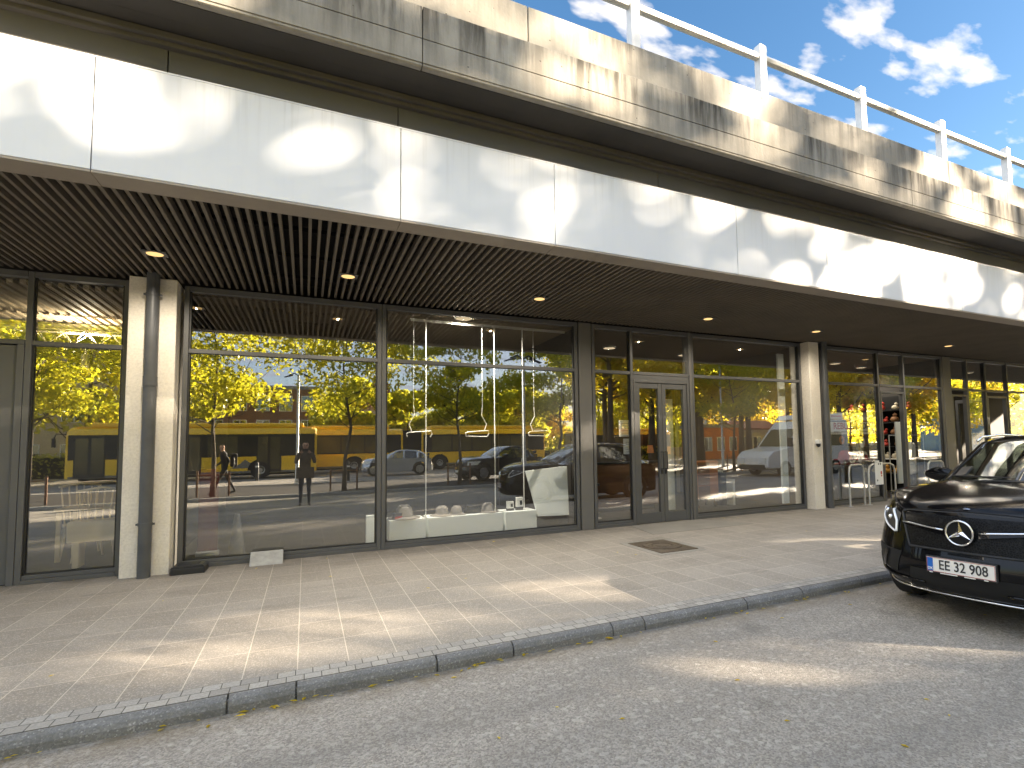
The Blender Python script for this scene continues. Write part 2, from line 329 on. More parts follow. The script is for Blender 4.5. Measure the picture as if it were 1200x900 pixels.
# ------------------------------------------------------------------ object helpers
def tag(o, label=None, cat=None, group=None, kind=None):
    if label: o['label'] = label
    if cat: o['category'] = cat
    if group: o['group'] = group
    if kind: o['kind'] = kind
    return o
def empty(name, loc=(0, 0, 0), rz=0., label=None, cat=None, group=None):
    o = bpy.data.objects.new(name, None); COL.objects.link(o); o.location = loc; o.rotation_euler = (0, 0, rz); o.empty_display_size = .1
    return tag(o, label, cat, group)
def base_of(p):
    v = Vector((0, 0, 0))
    while p: v = v + p.location; p = p.parent
    return v
class MB:
    def __init__(s): s.v = []; s.f = []; s.mi = []; s.k = 0
    def add(s, vs, fs):
        b = len(s.v); s.v += [tuple(x) for x in vs]; s.f += [[b + i for i in f] for f in fs]; s.mi += [s.k] * len(fs); return s
    def box(s, x0, x1, y0, y1, z0, z1):
        return s.add([(x, y, z) for z in (z0, z1) for y in (y0, y1) for x in (x0, x1)], [(0, 2, 3, 1), (4, 5, 7, 6), (0, 1, 5, 4), (2, 6, 7, 3), (0, 4, 6, 2), (1, 3, 7, 5)])
    def tube(s, pts, r, n=10, cap=True):
        pts = [Vector(p) for p in pts]; m = len(pts); rr = r if isinstance(r, (list, tuple)) else [r] * m
        rings = []; up = None
        for i, p in enumerate(pts):
            d = (pts[min(i + 1, m - 1)] - pts[max(i - 1, 0)])
            d = d.normalized() if d.length > 1e-9 else Vector((0, 0, 1))
            if up is None: up = Vector((0, 0, 1)) if abs(d.z) < .9 else Vector((1, 0, 0))
            a = d.cross(up); a = a.normalized() if a.length > 1e-6 else d.orthogonal().normalized()
            b = a.cross(d).normalized(); up = b
            rings.append([p + (a * math.cos(2 * math.pi * j / n) + b * math.sin(2 * math.pi * j / n)) * rr[i] for j in range(n)])
        vs = [v for rg in rings for v in rg]; fs = []
        for i in range(m - 1):
            for j in range(n):
                fs.append((i * n + j, i * n + (j + 1) % n, (i + 1) * n + (j + 1) % n, (i + 1) * n + j))
        if cap: fs += [tuple(range(n))[::-1], tuple((m - 1) * n + j for j in range(n))]
        return s.add(vs, fs)
    def lathe(s, prof, c=(0, 0, 0), n=20, axis='z'):
        vs = []
        for r, h in prof:
            for j in range(n):
                a = 2 * math.pi * j / n; p = (r * math.cos(a), r * math.sin(a), h)
                if axis == 'y': p = (p[0], p[2], p[1])
                if axis == 'x': p = (p[2], p[0], p[1])
                vs.append((p[0] + c[0], p[1] + c[1], p[2] + c[2]))
        fs = []
        for i in range(len(prof) - 1):
            for j in range(n): fs.append((i * n + j, i * n + (j + 1) % n, (i + 1) * n + (j + 1) % n, (i + 1) * n + j))
        return s.add(vs, fs)
    def prism(s, poly, axis, a, b):
        """poly in the two other axes (order xyz), extruded along axis from a to b"""
        def pt(p, h):
            return {'x': (h, p[0], p[1]), 'y': (p[0], h, p[1]), 'z': (p[0], p[1], h)}[axis]
        n = len(poly); vs = [pt(p, a) for p in poly] + [pt(p, b) for p in poly]
        return s.add(vs, [tuple(range(n))[::-1], tuple(range(n, 2 * n))] + [(i, (i + 1) % n, n + (i + 1) % n, n + i) for i in range(n)])
    def grid(s, rows):
        n = len(rows[0]); vs = [p for r in rows for p in r]
        return s.add(vs, [(i * n + j, i * n + j + 1, (i + 1) * n + j + 1, (i + 1) * n + j) for i in range(len(rows) - 1) for j in range(n - 1)])
    def build(s, name, mat, parent=None, smooth=False, bevel=0., local=False, seg=2, solid=0., sub=0, auto=None):
        me = bpy.data.meshes.new(name)
        off = Vector((0, 0, 0)) if (local or not parent) else base_of(parent)
        me.from_pydata([(v[0] - off.x, v[1] - off.y, v[2] - off.z) for v in s.v], [], s.f)
        mats = mat if isinstance(mat, (list, tuple)) else [mat]
        for m in mats: me.materials.append(m)
        if len(mats) > 1: me.polygons.foreach_set('material_index', s.mi)
        bm = bmesh.new(); bm.from_mesh(me); bmesh.ops.remove_doubles(bm, verts=bm.verts, dist=1e-5) if smooth else None
        bmesh.ops.recalc_face_normals(bm, faces=bm.faces)
        if bevel: bmesh.ops.bevel(bm, geom=[e for e in bm.edges if e.is_manifold and e.calc_face_angle(0) > .5], offset=bevel, segments=seg, affect='EDGES', profile=.5, clamp_overlap=True)
        bm.to_mesh(me); bm.free()
        if smooth:
            me.polygons.foreach_set('use_smooth', [True] * len(me.polygons))
            if auto is not None: me.set_sharp_from_angle(angle=R(auto))
        o = bpy.data.objects.new(name, me); COL.objects.link(o)
        if parent: o.parent = parent
        if solid: md = o.modifiers.new('solid', 'SOLIDIFY'); md.thickness = solid; md.offset = -1
        if sub: md = o.modifiers.new('sub', 'SUBSURF'); md.levels = sub; md.render_levels = sub
        return o
def children(o): return [c for c in bpy.data.objects if c.parent == o]
def copy_tree(o, loc=None, rz=None, label=None, parent=None, first=True):
    kids = children(o); c = o.copy(); COL.objects.link(c)
    if parent: c.parent = parent
    for k in kids: copy_tree(k, parent=c, first=False)
    if first:
        if loc is not None: c.location = loc
        if rz is not None: c.rotation_euler = (0, 0, rz)
        if label: c['label'] = label
    return c
def text_mesh(name, body, size, mat, mtx, parent=None, bold=.0, extrude=.001, align='CENTER'):
    cu = bpy.data.curves.new(name, 'FONT'); cu.body = body; cu.size = size; cu.align_x = align; cu.align_y = 'CENTER'; cu.offset = bold; cu.extrude = extrude; cu.resolution_u = 4
    tmp = bpy.data.objects.new(name + '_tmp', cu); COL.objects.link(tmp)
    dg = bpy.context.evaluated_depsgraph_get(); me = bpy.data.meshes.new_from_object(tmp.evaluated_get(dg)); me.name = name
    bpy.data.objects.remove(tmp); bpy.data.curves.remove(cu)
    me.transform(mtx); me.materials.clear(); me.materials.append(mat)
    o = bpy.data.objects.new(name, me); COL.objects.link(o)
    if parent: o.parent = parent
    return o

def lamp_light(parent, loc, watts, col, size=.02, spread=165):
    l = bpy.data.lights.new('lamp_light', 'SPOT'); l.energy = watts * 2.1; l.color = col; l.spot_size = R(spread); l.spot_blend = .6; l.shadow_soft_size = .012
    o = bpy.data.objects.new('lamp_light', l); COL.objects.link(o); o.parent = parent; o.location = loc; return o
# ================================================================== SETTING
D = 8.7
def struct(name, mb, mat, **k): return tag(mb.build(name, mat, **k), kind='structure')
struct('ground', MB().box(-320, 320, -420, 60, -.60, -.104), MAT['asphalt_far'])
struct('road', MB().box(-60, 90, -3.6, 4.065, -.30, -.1), MAT['asphalt'])
struct('plaza_paving', MB().box(-60, 90, -10.2, -3.72, -.30, .0), MAT['slab'])
k = MB(); k.box(-60, 90, -3.72, -3.6, -.3, .012); struct('plaza_kerb', k, MAT['stone'], bevel=.015)
k = MB(); k.box(-60, 90, -10.34, -10.2, -.3, .012); struct('bus_stop_kerb', k, MAT['stone'], bevel=.015)
struct('bus_road', MB().box(-60, 90, -40, -10.34, -.30, -.1), MAT['busroad'])
m = MB()
for y in (-14.6, -17.6):
    x = -40
    while x < 60: m.box(x, x + 5.2, y, y + .14, -.098, -.096); x += 7.5
tag(m.build('road_markings', MAT['paint_white']), kind='structure')
m = MB(); m.box(-60, 90, -120, -40, -.3, .02); struct('lawn', m, plain('dry_grass', (.10, .11, .03), .9, 0, .4, 1.2))
struct('pavement', MB().box(-60, 90, 4.306, 8.9, -.3, 0), MAT['tile'])
struct('sett_strip', MB().box(-60, 90, 4.115, 4.306, -.3, .001), MAT['setts'])
kb = MB(); rk = random.Random(3); x = -30.0
cuts = [-1.083, -.408, -.033, .863, 1.438, 2.317, 2.635, 3.799]
xs = [x]
while xs[-1] < cuts[0] - .6: xs.append(xs[-1] + rk.choice((.6, .9, .9, .75)))
xs += cuts
while xs[-1] < 60: xs.append(xs[-1] + rk.choice((.6, .9, .9, .75)))
for a, b in zip(xs[:-1], xs[1:]):
    dy, dz = rk.uniform(-.006, .006), rk.uniform(-.004, .003)
    n = 3 if a > -3 and a < 9 else 1
    p = [(4.050 + dy, -.25), (4.052 + dy, -.055 + dz), (4.066 + dy, -.022 + dz), (4.098 + dy, -.003 + dz), (4.114, -.001), (4.114, -.25)]
    kb.prism([(q[0], q[1]) for q in p], 'x', a + .005, b - .005)
kb.box(-30, 60, 4.075, 4.11, -.3, -.03)
struct('kerb', kb, MAT['granite'], bevel=.007)
# worn patch of lighter concrete before the double doors, manhole frame surround
rampm = plain('smooth_concrete', (.25, .235, .205), .75, 0, .12, 3, .3, 60)
struct('door_apron', MB().prism([(5.35, 8.62), (6.95, 8.62), (7.35, 7.62), (5.15, 7.62)], 'z', -.05, .005), rampm)
m = MB()
for i in range(9):
    x = 4.28 + i * .0855
    m.box(x, x + .08, 6.15, 6.255, -.05, .005); m.box(x, x + .08, 7.145, 7.25, -.05, .005)
for i in range(10):
    y = 6.262 + i * .088
    m.box(4.25, 4.355, y, y + .082, -.05, .005); m.box(5.0, 5.105, y, y + .082, -.05, .005)
struct('manhole_surround', m, rampm, bevel=.004)
mh = empty('manhole_cover', (4.68, 6.70, .004), 0, 'rusty cast iron manhole cover set in the pavement in front of the double doors', 'manhole cover')
m = MB(); m.box(-.318, .318, -.43, .43, -.03, .006); m.build('frame', MAT['iron'], mh, local=True, bevel=.004)
m = MB(); m.lathe([(0, .018), (.1, .018), (.105, .012), (.14, .012), (.145, .018), (.2, .018), (.205, .012), (.245, .012), (.25, .019), (.285, .019), (.29, .004)], n=40)
for i in range(24):
    a = i * math.pi / 12
    m.box(.155 * math.cos(a) - .01, .155 * math.cos(a) + .01, .155 * math.sin(a) - .01, .155 * math.sin(a) + .01, .01, .021)
m.build('lid', MAT['iron'], mh, local=True)

# ------------------------------------------------------------------ viaduct deck above
XL, XR = -12.0, 36.0
vi = empty('viaduct', (0, 4.97, 5.05), 0, 'weathered grey concrete viaduct running above the shop canopy', 'viaduct')
def chunks(joints):
    js = [XL] + list(joints) + [XR]
    return [(a + .004, b - .004) for a, b in zip(js[:-1], js[1:])]
m = MB()
for a, b in chunks([-6.4, .93, 8.3, 15.6, 23]):
    m.box(a, b, 4.972, 5.30, 5.325, 5.64); m.box(a, b, 4.970, 5.30, 5.085, 5.316); m.box(a, b, 4.984, 5.28, 5.30, 5.34)
    m.prism([(4.995, 5.052), (4.978, 5.062), (4.982, 5.10), (5.06, 5.10), (5.06, 5.06)], 'x', a, b)
m.build('edge_beam', MAT['concrete'], vi, bevel=.004)
m = MB()
for a, b in chunks([-6.4, 2.05, 9.6, 17.0, 25]): m.box(a, b, 5.12, 5.34, 5.60, 6.16)
m.build('parapet', MAT['concrete'], vi, bevel=.01)
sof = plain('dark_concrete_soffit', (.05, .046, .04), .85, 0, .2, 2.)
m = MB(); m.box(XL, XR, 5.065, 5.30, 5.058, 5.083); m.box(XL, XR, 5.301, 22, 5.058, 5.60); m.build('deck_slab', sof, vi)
m = MB(); m.box(XL, XR, 5.455, 5.57, 4.995, 5.052); m.box(XL, XR, 5.50, 5.58, 4.955, 4.995); m.build('ledge', plain('ledge_concrete', (.09, .082, .07), .8), vi, bevel=.006)
m = MB(); m.box(XL, XR, 21.6, 22, -.1, 5.05); m.build('rear_wall', sof, vi)
rl = empty('bridge_railing', (0, 5.19, 6.16), 0, 'pale metal railing with square posts along the top of the concrete parapet', 'railing')
px = [3.42 + 2.045 * i for i in range(-7, 16)]
for x in px:
    m = MB(); m.box(x - .062, x + .062, 5.135, 5.245, 6.161, 6.86); m.prism([(x - .062, 6.86), (x + .062, 6.86), (x + .045, 6.872), (x - .045, 6.872)], 'y', 5.14, 5.24); m.build('post', MAT['post'], rl, bevel=.006)
m = MB(); m.tube([(XL, 5.19, 6.70), (XR, 5.19, 6.70)], .052, 8); m.build('rail', MAT['post'], rl)

# ------------------------------------------------------------------ canopy
cn = empty('shop_canopy', (0, 5.41, 3.72), 0, 'white panelled canopy with dark slatted underside over the shop fronts', 'canopy')
seams = [-10.5, -7.6, -4.6, -1.54, .803, 2.46, 5.13, 6.875, 10.29, 13.7, 17.1, 20.5, 24, 28, 32]
for a, b in zip(seams[:-1], seams[1:]):
    m = MB(); m.box(a + .004, b - .004, 5.413, 5.445, 3.735, 4.655); m.build('fascia_panel', MAT['white_panel'], cn, bevel=.003)
m = MB(); m.box(-10.5, 32, 5.45, 5.55, 3.76, 4.64); m.build('fascia_backing', MAT['black'], cn)
m = MB(); m.box(-10.5, 32, 5.409, 5.449, 4.656, 4.668); m.box(-10.5, 32, 5.449, 5.57, 4.645, 4.66); m.build('top_flashing', MAT['white_panel'], cn)
for a, b in zip(seams[:-1], seams[1:]):
    m = MB(); m.box(a + .002, b - .002, 5.414, 5.685, 3.712, 3.732); m.build('edge_trim', MAT['trim'], cn, bevel=.002)
bs = [-10.5, -7, -3.9, -1.1, .797, 3.98, 6.93, 10.28, 13.6, 17, 21, 25, 32]
for a, b in zip(bs[:-1], bs[1:]):
    m = MB(); m.box(a + .005, b - .005, 5.56, 5.60, 4.64, 5.00); m.build('upper_panel', MAT['band'], cn)
m = MB(); x = -10.4
while x < 31:
    m.box(x - .0145, x + .0145, 5.69, 8.655, 3.722, 3.80); x += .0875
m.build('soffit_slats', MAT['slat'], cn)
m = MB(); m.box(-10.5, 32, 5.56, 8.9, 3.93, 3.96); m.box(-10.5, 32, 5.66, 5.69, 3.733, 3.93)
for y in (6.3, 7.2, 8.1): m.box(-10.5, 32, y, y + .04, 3.80, 3.84)
m.build('soffit_backing', MAT['black'], cn)
lights = [(-1.53, 7.42), (.46, 7.45), (3.13, 7.5), (6.42, 7.57), (9.25, 7.62), (13.8, 7.62)]
lnames = ['recessed lamp above the grey drainpipe on the left concrete pillar', 'recessed lamp above the wide pane that mirrors the photographer', 'recessed lamp above the display window with white boxes', 'recessed lamp above the right half of the double glass doors', 'recessed lamp just in front of the right concrete pillar', 'recessed lamp above the dark post right of the open shop door']
for (x, y), l in zip(lights, lnames):
    e = empty('downlight', (x, y, 3.72), 0, l, 'downlight', 'recessed lamps in the slatted canopy ceiling')
    m = MB(); m.box(-.115, .115, -.085, .085, -.012, .004); m.build('housing', MAT['framehi'], e, local=True, bevel=.003)
    m = MB(); m.lathe([(0, -.014), (.066, -.014), (.074, -.016), (.08, -.012)], n=24); m.build('lamp', MAT['lamp'], e, local=True)
    lamp_light(e, (0, 0, -.02), 6, (1, .88, .72))

# ------------------------------------------------------------------ pillars, pipes
def pillar(x0, x1, y0, lab):
    e = empty('concrete_pillar', ((x0 + x1) / 2, y0, 0), 0, lab, 'pillar', 'pale concrete pillars between the shop fronts')
    m = MB(); m.box(x0, x1, y0, 9.0, -.05, 3.705); m.build('shaft', MAT['plaster'], e, bevel=.012)
    return e
pillar(-1.985, -1.495, 8.43, 'pale concrete pillar with a grey drainpipe down the middle of its front face')
rp_ = pillar(9.985, 10.30, 8.45, 'pale concrete pillar between the orange lit shop and the red hat shop')
def pipe(x, y, r, lab, bands):
    e = empty('drainpipe', (x, y, 0), 0, lab, 'drainpipe', 'grey drainpipes on the shop fronts')
    m = MB(); m.tube([(x, y, -.02), (x, y, 3.74)], r, 20); m.build('pipe', MAT['zinc'], e, smooth=True, auto=40)
    for b in bands:
        m = MB(); m.tube([(x, y, b), (x, y, b + .035)], r + .007, 20); m.box(x - r - .025, x - r, y - .012, y + .012, b + .005, b + .03); m.box(x + r, x + r + .025, y - .012, y + .012, b + .005, b + .03); m.build('clamp', MAT['zinc'], e)
    m = MB(); m.tube([(x, y, 2.32), (x, y, 2.44)], r + .006, 20); m.build('sleeve', MAT['zinc'], e, smooth=True, auto=40)
pipe(-1.725, 8.345, .068, 'grey drainpipe with pale specks fixed to the left concrete pillar', (.62, 3.45))
pipe(10.47, 8.46, .075, 'grey drainpipe standing free beside the right concrete pillar', (1.6, .5))
se = empty('security_camera', (10.10, 8.44, 1.47), 0, 'small white camera on a bracket on the right concrete pillar', 'security camera')
m = MB(); m.box(10.05, 10.16, 8.36, 8.449, 1.43, 1.52); m.build('bracket', MAT['paper'], se, bevel=.01)
m = MB(); m.lathe([(0, 1.35), (.035, 1.37), (.045, 1.40), (.045, 1.43)], (10.10, 8.40, 0), 16); m.build('dome', MAT['dark'], se, smooth=True)

# ------------------------------------------------------------------ shop fronts
FY0, FY1, GY = 8.655, 8.76, 8.71
def bar(m, x0, x1, z0, z1, y0=FY0, y1=FY1): m.box(x0, x1, y0, y1, z0, z1)
def window(x0, x1, lab, mull=(), transom=2.835, sill=.10, extra_top=()):
    e = empty('shop_window', ((x0 + x1) / 2, D, 0), 0, lab, 'shop window', 'grey framed shop windows of the row')
    m = MB(); w_ = .058
    bar(m, x0, x0 + w_, 0, 3.70); bar(m, x1 - w_, x1, 0, 3.70)
    bar(m, x0 + w_, x1 - w_, 3.63, 3.70, FY0 + .004); bar(m, x0 + w_, x1 - w_, transom - .028, transom + .028, FY0 + .006)
    bar(m, x0 + w_, x1 - w_, .052, sill, FY0 + .012); bar(m, x0 + w_, x1 - w_, 0, .05, FY0 - .004)
    xs = sorted(mull)
    for q in xs: bar(m, q - .026, q + .026, sill, 3.63, FY0 + .003)
    m.build('frame', MAT['frame'], e, bevel=.004)
    m2 = MB(); m2.box(x0 + w_, x0 + w_ + .02, GY - .03, GY - .012, sill, 3.63); m2.box(x1 - w_ - .02, x1 - w_, GY - .03, GY - .012, sill, 3.63); m2.box(x0 + w_, x1 - w_, GY - .03, GY - .012, sill, sill + .018); m2.build('gasket', MAT['dark'], e)
    ed = [x0 + w_] + [v for q in xs for v in (q - .026, q + .026)] + [x1 - w_]
    for a, b in zip(ed[::2], ed[1::2]):
        for z0, z1 in ((sill, transom - .028), (transom + .028, 3.63)):
            MB().box(a, b, GY, GY + .008, z0, z1).build('pane', MAT['glass'], e)
    return e
def postpanel(x0, x1, lab):
    e = MB(); e.box(x0, x1, FY0 - .012, FY1 + .1, 0, 3.705); o = e.build('cladding_panel', MAT['framehi'], None, bevel=.006)
    return tag(o, lab, 'cladding panel', 'flat grey panels between window bays')
def door(x0, x1, z1, lab, leaves=1, glass_w=None, name='glass_door', ang=0, mat='frame'):
    """framed door; leaves get a pane and a pull handle"""
    e = empty(name, ((x0 + x1) / 2, D, 0), 0, lab, 'door')
    m = MB(); bar(m, x0, x0 + .05, 0, z1 + .05); bar(m, x1 - .05, x1, 0, z1 + .05); bar(m, x0 + .05, x1 - .05, z1, z1 + .05, FY0 + .003); m.build('frame', MAT[mat], e, bevel=.004)
    n = leaves; wl = (x1 - x0 - .10) / n
    for i in range(n):
        a = x0 + .05 + i * wl + .004; b = a + wl - .008; st = .085; zt = z1 - .004
        m = MB()
        bar(m, a, a + st, .012, zt, FY0 + .02, FY1 - .02); bar(m, b - st, b, .012, zt, FY0 + .02, FY1 - .02)
        bar(m, a + st, b - st, .012, .20, FY0 + .023, FY1 - .022); bar(m, a + st, b - st, zt - .10, zt, FY0 + .023, FY1 - .022)
        lf = m.build('door_leaf', MAT[mat], e, bevel=.004)
        g = MB(); g.box(a + st, b - st, GY, GY + .008, .20, zt - .10); g.build('pane', MAT['glass'], lf)
        hx = (b - .04) if (i == 0 and n == 2) else (a + .04)
        h = MB(); h.tube([(hx, FY0 + .02, 1.02), (hx, FY0 - .045, 1.02), (hx, FY0 - .045, 1.34), (hx, FY0 + .02, 1.34)], .011, 8); h.box(hx - .02, hx + .02, FY0 + .005, FY0 + .021, .92, 1.0); h.build('handle', MAT['dark'], lf, smooth=True, auto=50)
    return e
# far left: grey door, then window
e = empty('grey_door', (-3.6, D, 0), 0, 'plain grey door with a narrow glass slit at the left edge of the photo', 'door')
m = MB(); bar(m, -4.3, -4.24, 0, 2.9); bar(m, -3.06, -2.995, 0, 2.81); bar(m, -4.24, -2.995, 2.812, 2.868); m.build('frame', MAT['frame'], e, bevel=.004)
m = MB(); bar(m, -4.235, -3.84, .01, 2.80, FY0 + .03, FY1); bar(m, -3.235, -3.065, .01, 2.80, FY0 + .03, FY1); bar(m, -3.84, -3.235, .01, .3, FY0 + .03, FY1); bar(m, -3.84, -3.235, 2.62, 2.80, FY0 + .03, FY1); lf = m.build('door_leaf', MAT['frame'], e, bevel=.006)
MB().box(-3.84, -3.235, GY, GY + .008, .3, 2.62).build('pane', MAT['glass'], lf)
m = MB(); bar(m, -4.3, -2.995, 3.63, 3.70); bar(m, -4.3, -4.24, 2.87, 3.63); m.build('head_frame', MAT['frame'], e)
MB().box(-4.24, -2.995, GY, GY + .008, 2.868, 3.63).build('top_pane', MAT['glass'], e)
window(-2.99, -2.02, 'shop window left of the drainpipe pillar with pale chairs behind the glass')
postpanel(-8.4, -4.31, 'wide grey wall panel left of the grey door')
window(-1.455, 1.015, 'widest shop window with a dark interior that mirrors the photographer')
window(1.022, 4.335, 'display window with white boxes and hanging wire hangers')
postpanel(4.36, 4.605, 'narrow grey panel between the display window and the glass doors')
window(4.625, 5.495, 'narrow window left of the double doors with papers stuck on the glass')
dd = door(5.50, 6.80, 2.66, 'double glass doors with grey frames and slim black pull handles', 2)
m = MB(); bar(m, 5.50, 6.80, 2.807, 2.863); bar(m, 5.50, 6.80, 3.63, 3.70); bar(m, 5.50, 6.80, 2.712, 2.805, FY0 + .01); m.build('head_frame', MAT['frame'], dd)
MB().box(5.50, 6.80, GY, GY + .008, 2.864, 3.63).build('top_pane', MAT['glass'], dd)
postpanel(6.81, 6.865, 'slim grey post on the right of the double glass doors')
window(6.87, 9.96, 'window with the orange cabinet behind it, left of the right concrete pillar')
window(10.58, 12.66, 'window with red hats on show right of the free drainpipe')
o1 = door(12.68, 13.60, 2.64, 'open shop door with shelves of toys visible through it', 1)
m = MB(); bar(m, 12.68, 13.60, 2.807, 2.863); bar(m, 12.68, 13.60, 3.63, 3.70); m.build('head_frame', MAT['frame'], o1)
MB().box(12.68, 13.60, GY, GY + .008, 2.864, 3.63).build('top_pane', MAT['glass'], o1)
window(13.62, 15.30, 'window with white shirts on show right of the open shop door')
postpanel(15.32, 15.68, 'dark grey post behind the roof of the black car')
o2 = door(15.70, 16.42, 2.64, 'narrow door with a dark interior right of the dark grey post', 1)
window(16.44, 17.40, 'small window between the two dark doors behind the black car')
o3 = door(17.42, 18.45, 2.64, 'rightmost dark doorway above the black car roof', 1)
for o, a, b in ((o2, 15.70, 16.42), (o3, 17.42, 18.45)):
    m = MB(); bar(m, a, b, 2.807, 2.863); bar(m, a, b, 3.63, 3.70); m.build('head_frame', MAT['frame'], o)
    MB().box(a, b, GY, GY + .008, 2.864, 3.63).build('top_pane', MAT['glass'], o)
window(18.5, 22.0, 'last window of the row at the right edge of the photo')
postpanel(22.02, 31.9, 'wide grey wall panel at the far right end of the shop row')
# the open leaf stands inside: remove its pane look by swinging it inwards
for o in (o1, o2, o3):
    for c in children(o):
        if c.name.startswith('door_leaf'):
            x0 = min(v.co.x for v in c.data.vertices) ; p = Matrix.Translation((x0, .05, 0)) @ Matrix.Rotation(R(80), 4, 'Z') @ Matrix.Translation((-x0, -.05, 0))
            c.data.transform(p)
            for k2 in children(c): k2.data.transform(p)

# ------------------------------------------------------------------ interiors
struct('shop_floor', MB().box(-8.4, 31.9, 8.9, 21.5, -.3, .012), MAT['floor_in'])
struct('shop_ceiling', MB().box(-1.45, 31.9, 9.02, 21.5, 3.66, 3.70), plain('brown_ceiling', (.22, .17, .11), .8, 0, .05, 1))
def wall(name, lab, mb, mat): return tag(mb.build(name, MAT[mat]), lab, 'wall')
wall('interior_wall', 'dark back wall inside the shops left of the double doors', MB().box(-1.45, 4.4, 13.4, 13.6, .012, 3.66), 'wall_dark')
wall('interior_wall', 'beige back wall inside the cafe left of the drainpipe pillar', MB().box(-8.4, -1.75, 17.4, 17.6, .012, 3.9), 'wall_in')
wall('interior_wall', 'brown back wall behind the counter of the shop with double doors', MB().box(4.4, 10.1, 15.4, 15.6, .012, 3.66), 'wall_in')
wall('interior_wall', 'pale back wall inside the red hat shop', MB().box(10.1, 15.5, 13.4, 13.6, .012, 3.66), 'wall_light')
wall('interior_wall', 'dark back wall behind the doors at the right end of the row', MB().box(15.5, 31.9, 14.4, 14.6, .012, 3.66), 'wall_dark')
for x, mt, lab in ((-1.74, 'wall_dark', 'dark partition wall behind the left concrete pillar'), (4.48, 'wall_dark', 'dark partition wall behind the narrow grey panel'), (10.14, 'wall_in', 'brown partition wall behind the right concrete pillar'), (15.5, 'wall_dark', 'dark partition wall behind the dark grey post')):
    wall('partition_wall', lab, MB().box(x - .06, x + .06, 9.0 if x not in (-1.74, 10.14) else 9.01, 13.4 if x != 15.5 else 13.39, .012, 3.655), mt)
# lit slatted ceiling and truss in the cafe
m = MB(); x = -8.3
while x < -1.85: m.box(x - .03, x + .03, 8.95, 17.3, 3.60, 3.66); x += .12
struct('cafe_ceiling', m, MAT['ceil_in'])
struct('cafe_ceiling_deck', MB().box(-8.4, -1.8, 8.9, 17.5, 3.72, 3.76), plain('brown_ceiling_deck', (.10, .08, .05), .9))  # plain dark brown deck above the slats
t = empty('lighting_truss', (-5, 11, 3.3), 0, 'pale metal truss hanging under the slatted cafe ceiling', 'truss')
m = MB()
for y, z in ((10.9, 3.40), (11.15, 3.40), (11.02, 3.20)): m.tube([(-8.2, y, z), (-1.9, y, z)], .018, 6)
x = -8.2
while x < -2.1:
    for (a, b) in (((10.9, 3.4), (11.02, 3.2)), ((11.15, 3.4), (11.02, 3.2))): m.tube([(x, a[0], a[1]), (x + .15, b[0], b[1]), (x + .3, a[0], a[1])], .010, 5)
    x += .3
m.build('lattice', MAT['post'], t)
for i, x in enumerate((-5.2, -3.1)):
    m = MB(); m.tube([(x, 11.02, 3.2), (x, 11.02, 3.05)], .012, 6); m.lathe([(.05, 2.86), (.05, 3.05), (0, 3.06)], (x, 11.02, 0), 14)
    s_ = m.build('spotlight', MAT['paper'], t); m = MB(); m.lathe([(0, 2.865), (.045, 2.862)], (x, 11.02, 0), 14); m.build('lamp', MAT['lamp_in'], s_)
    ll = lamp_light(t, (x + 5, .02, -.05), 4, (1, .85, .6), .12, 170); ll.rotation_euler = (math.pi, 0, 0)  # unseen uplights added to brighten the slats; the spotlights face down
ceil = [(2.32, 8.84, 'lamp inside above the white display boxes'), (6.0, 10.4, 'lamp inside above the counter'), (8.2, 10.6, 'lamp inside above the orange cabinet'), (11.4, 10.3, 'lamp inside above the red hats'), (13.2, 10.3, 'lamp inside above the toy shelves'), (14.7, 10.6, 'lamp inside above the white shirts'), (16.2, 10.2, 'lamp inside behind the narrow dark door'), (19.5, 10.2, 'lamp inside behind the last window of the row')]
for x, y, l in ceil:
    e = empty('ceiling_lamp', (x, y, 3.66), 0, 'round flush ' + l, 'ceiling lamp', 'round ceiling lamps inside the shops')
    m = MB(); m.lathe([(.135, -.035), (.15, -.03), (.155, -.001), (0, -.001)], n=24); m.build('ring', MAT['steel'], e, local=True)
    m = MB(); m.lathe([(0, -.034), (.134, -.034)], n=24); m.build('lamp', MAT['lamp_in'], e, local=True)
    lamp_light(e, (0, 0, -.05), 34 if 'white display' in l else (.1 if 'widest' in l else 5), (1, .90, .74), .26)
# ================================================================== PROPS AT THE SHOP FRONT
def thing(name, mb, mat, label, cat, group=None, **k): return tag(mb.build(name, mat if not isinstance(mat, str) else MAT[mat], **k), label, cat, group)
e = empty('floor_box', (-1.28, 8.42, 0), 0, 'flat black plastic box on the pavement beside the left concrete pillar', 'box')
m = MB(); m.prism([(-.18, 0), (.18, 0), (.175, .075), (-.175, .075)], 'y', -.15, .16); m.build('base', MAT['dark'], e, local=True, bevel=.008)
m = MB(); m.prism([(-.178, .076), (.178, .076), (.15, .105), (-.15, .105)], 'y', -.145, .155)
for i in range(3): m.box(-.11, .11, -.09 + i * .08, -.06 + i * .08, .104, .112)
m.build('lid', MAT['dark'], e, local=True, bevel=.004)
m = MB(); m.prism([(8.36, 0), (8.43, 0), (8.645, .13), (8.575, .155)], 'x', -.635, -.25)
o = thing('stone_block', m, 'stone', 'light grey stone block leaning against the sill of the widest shop window', 'stone block', bevel=.006)
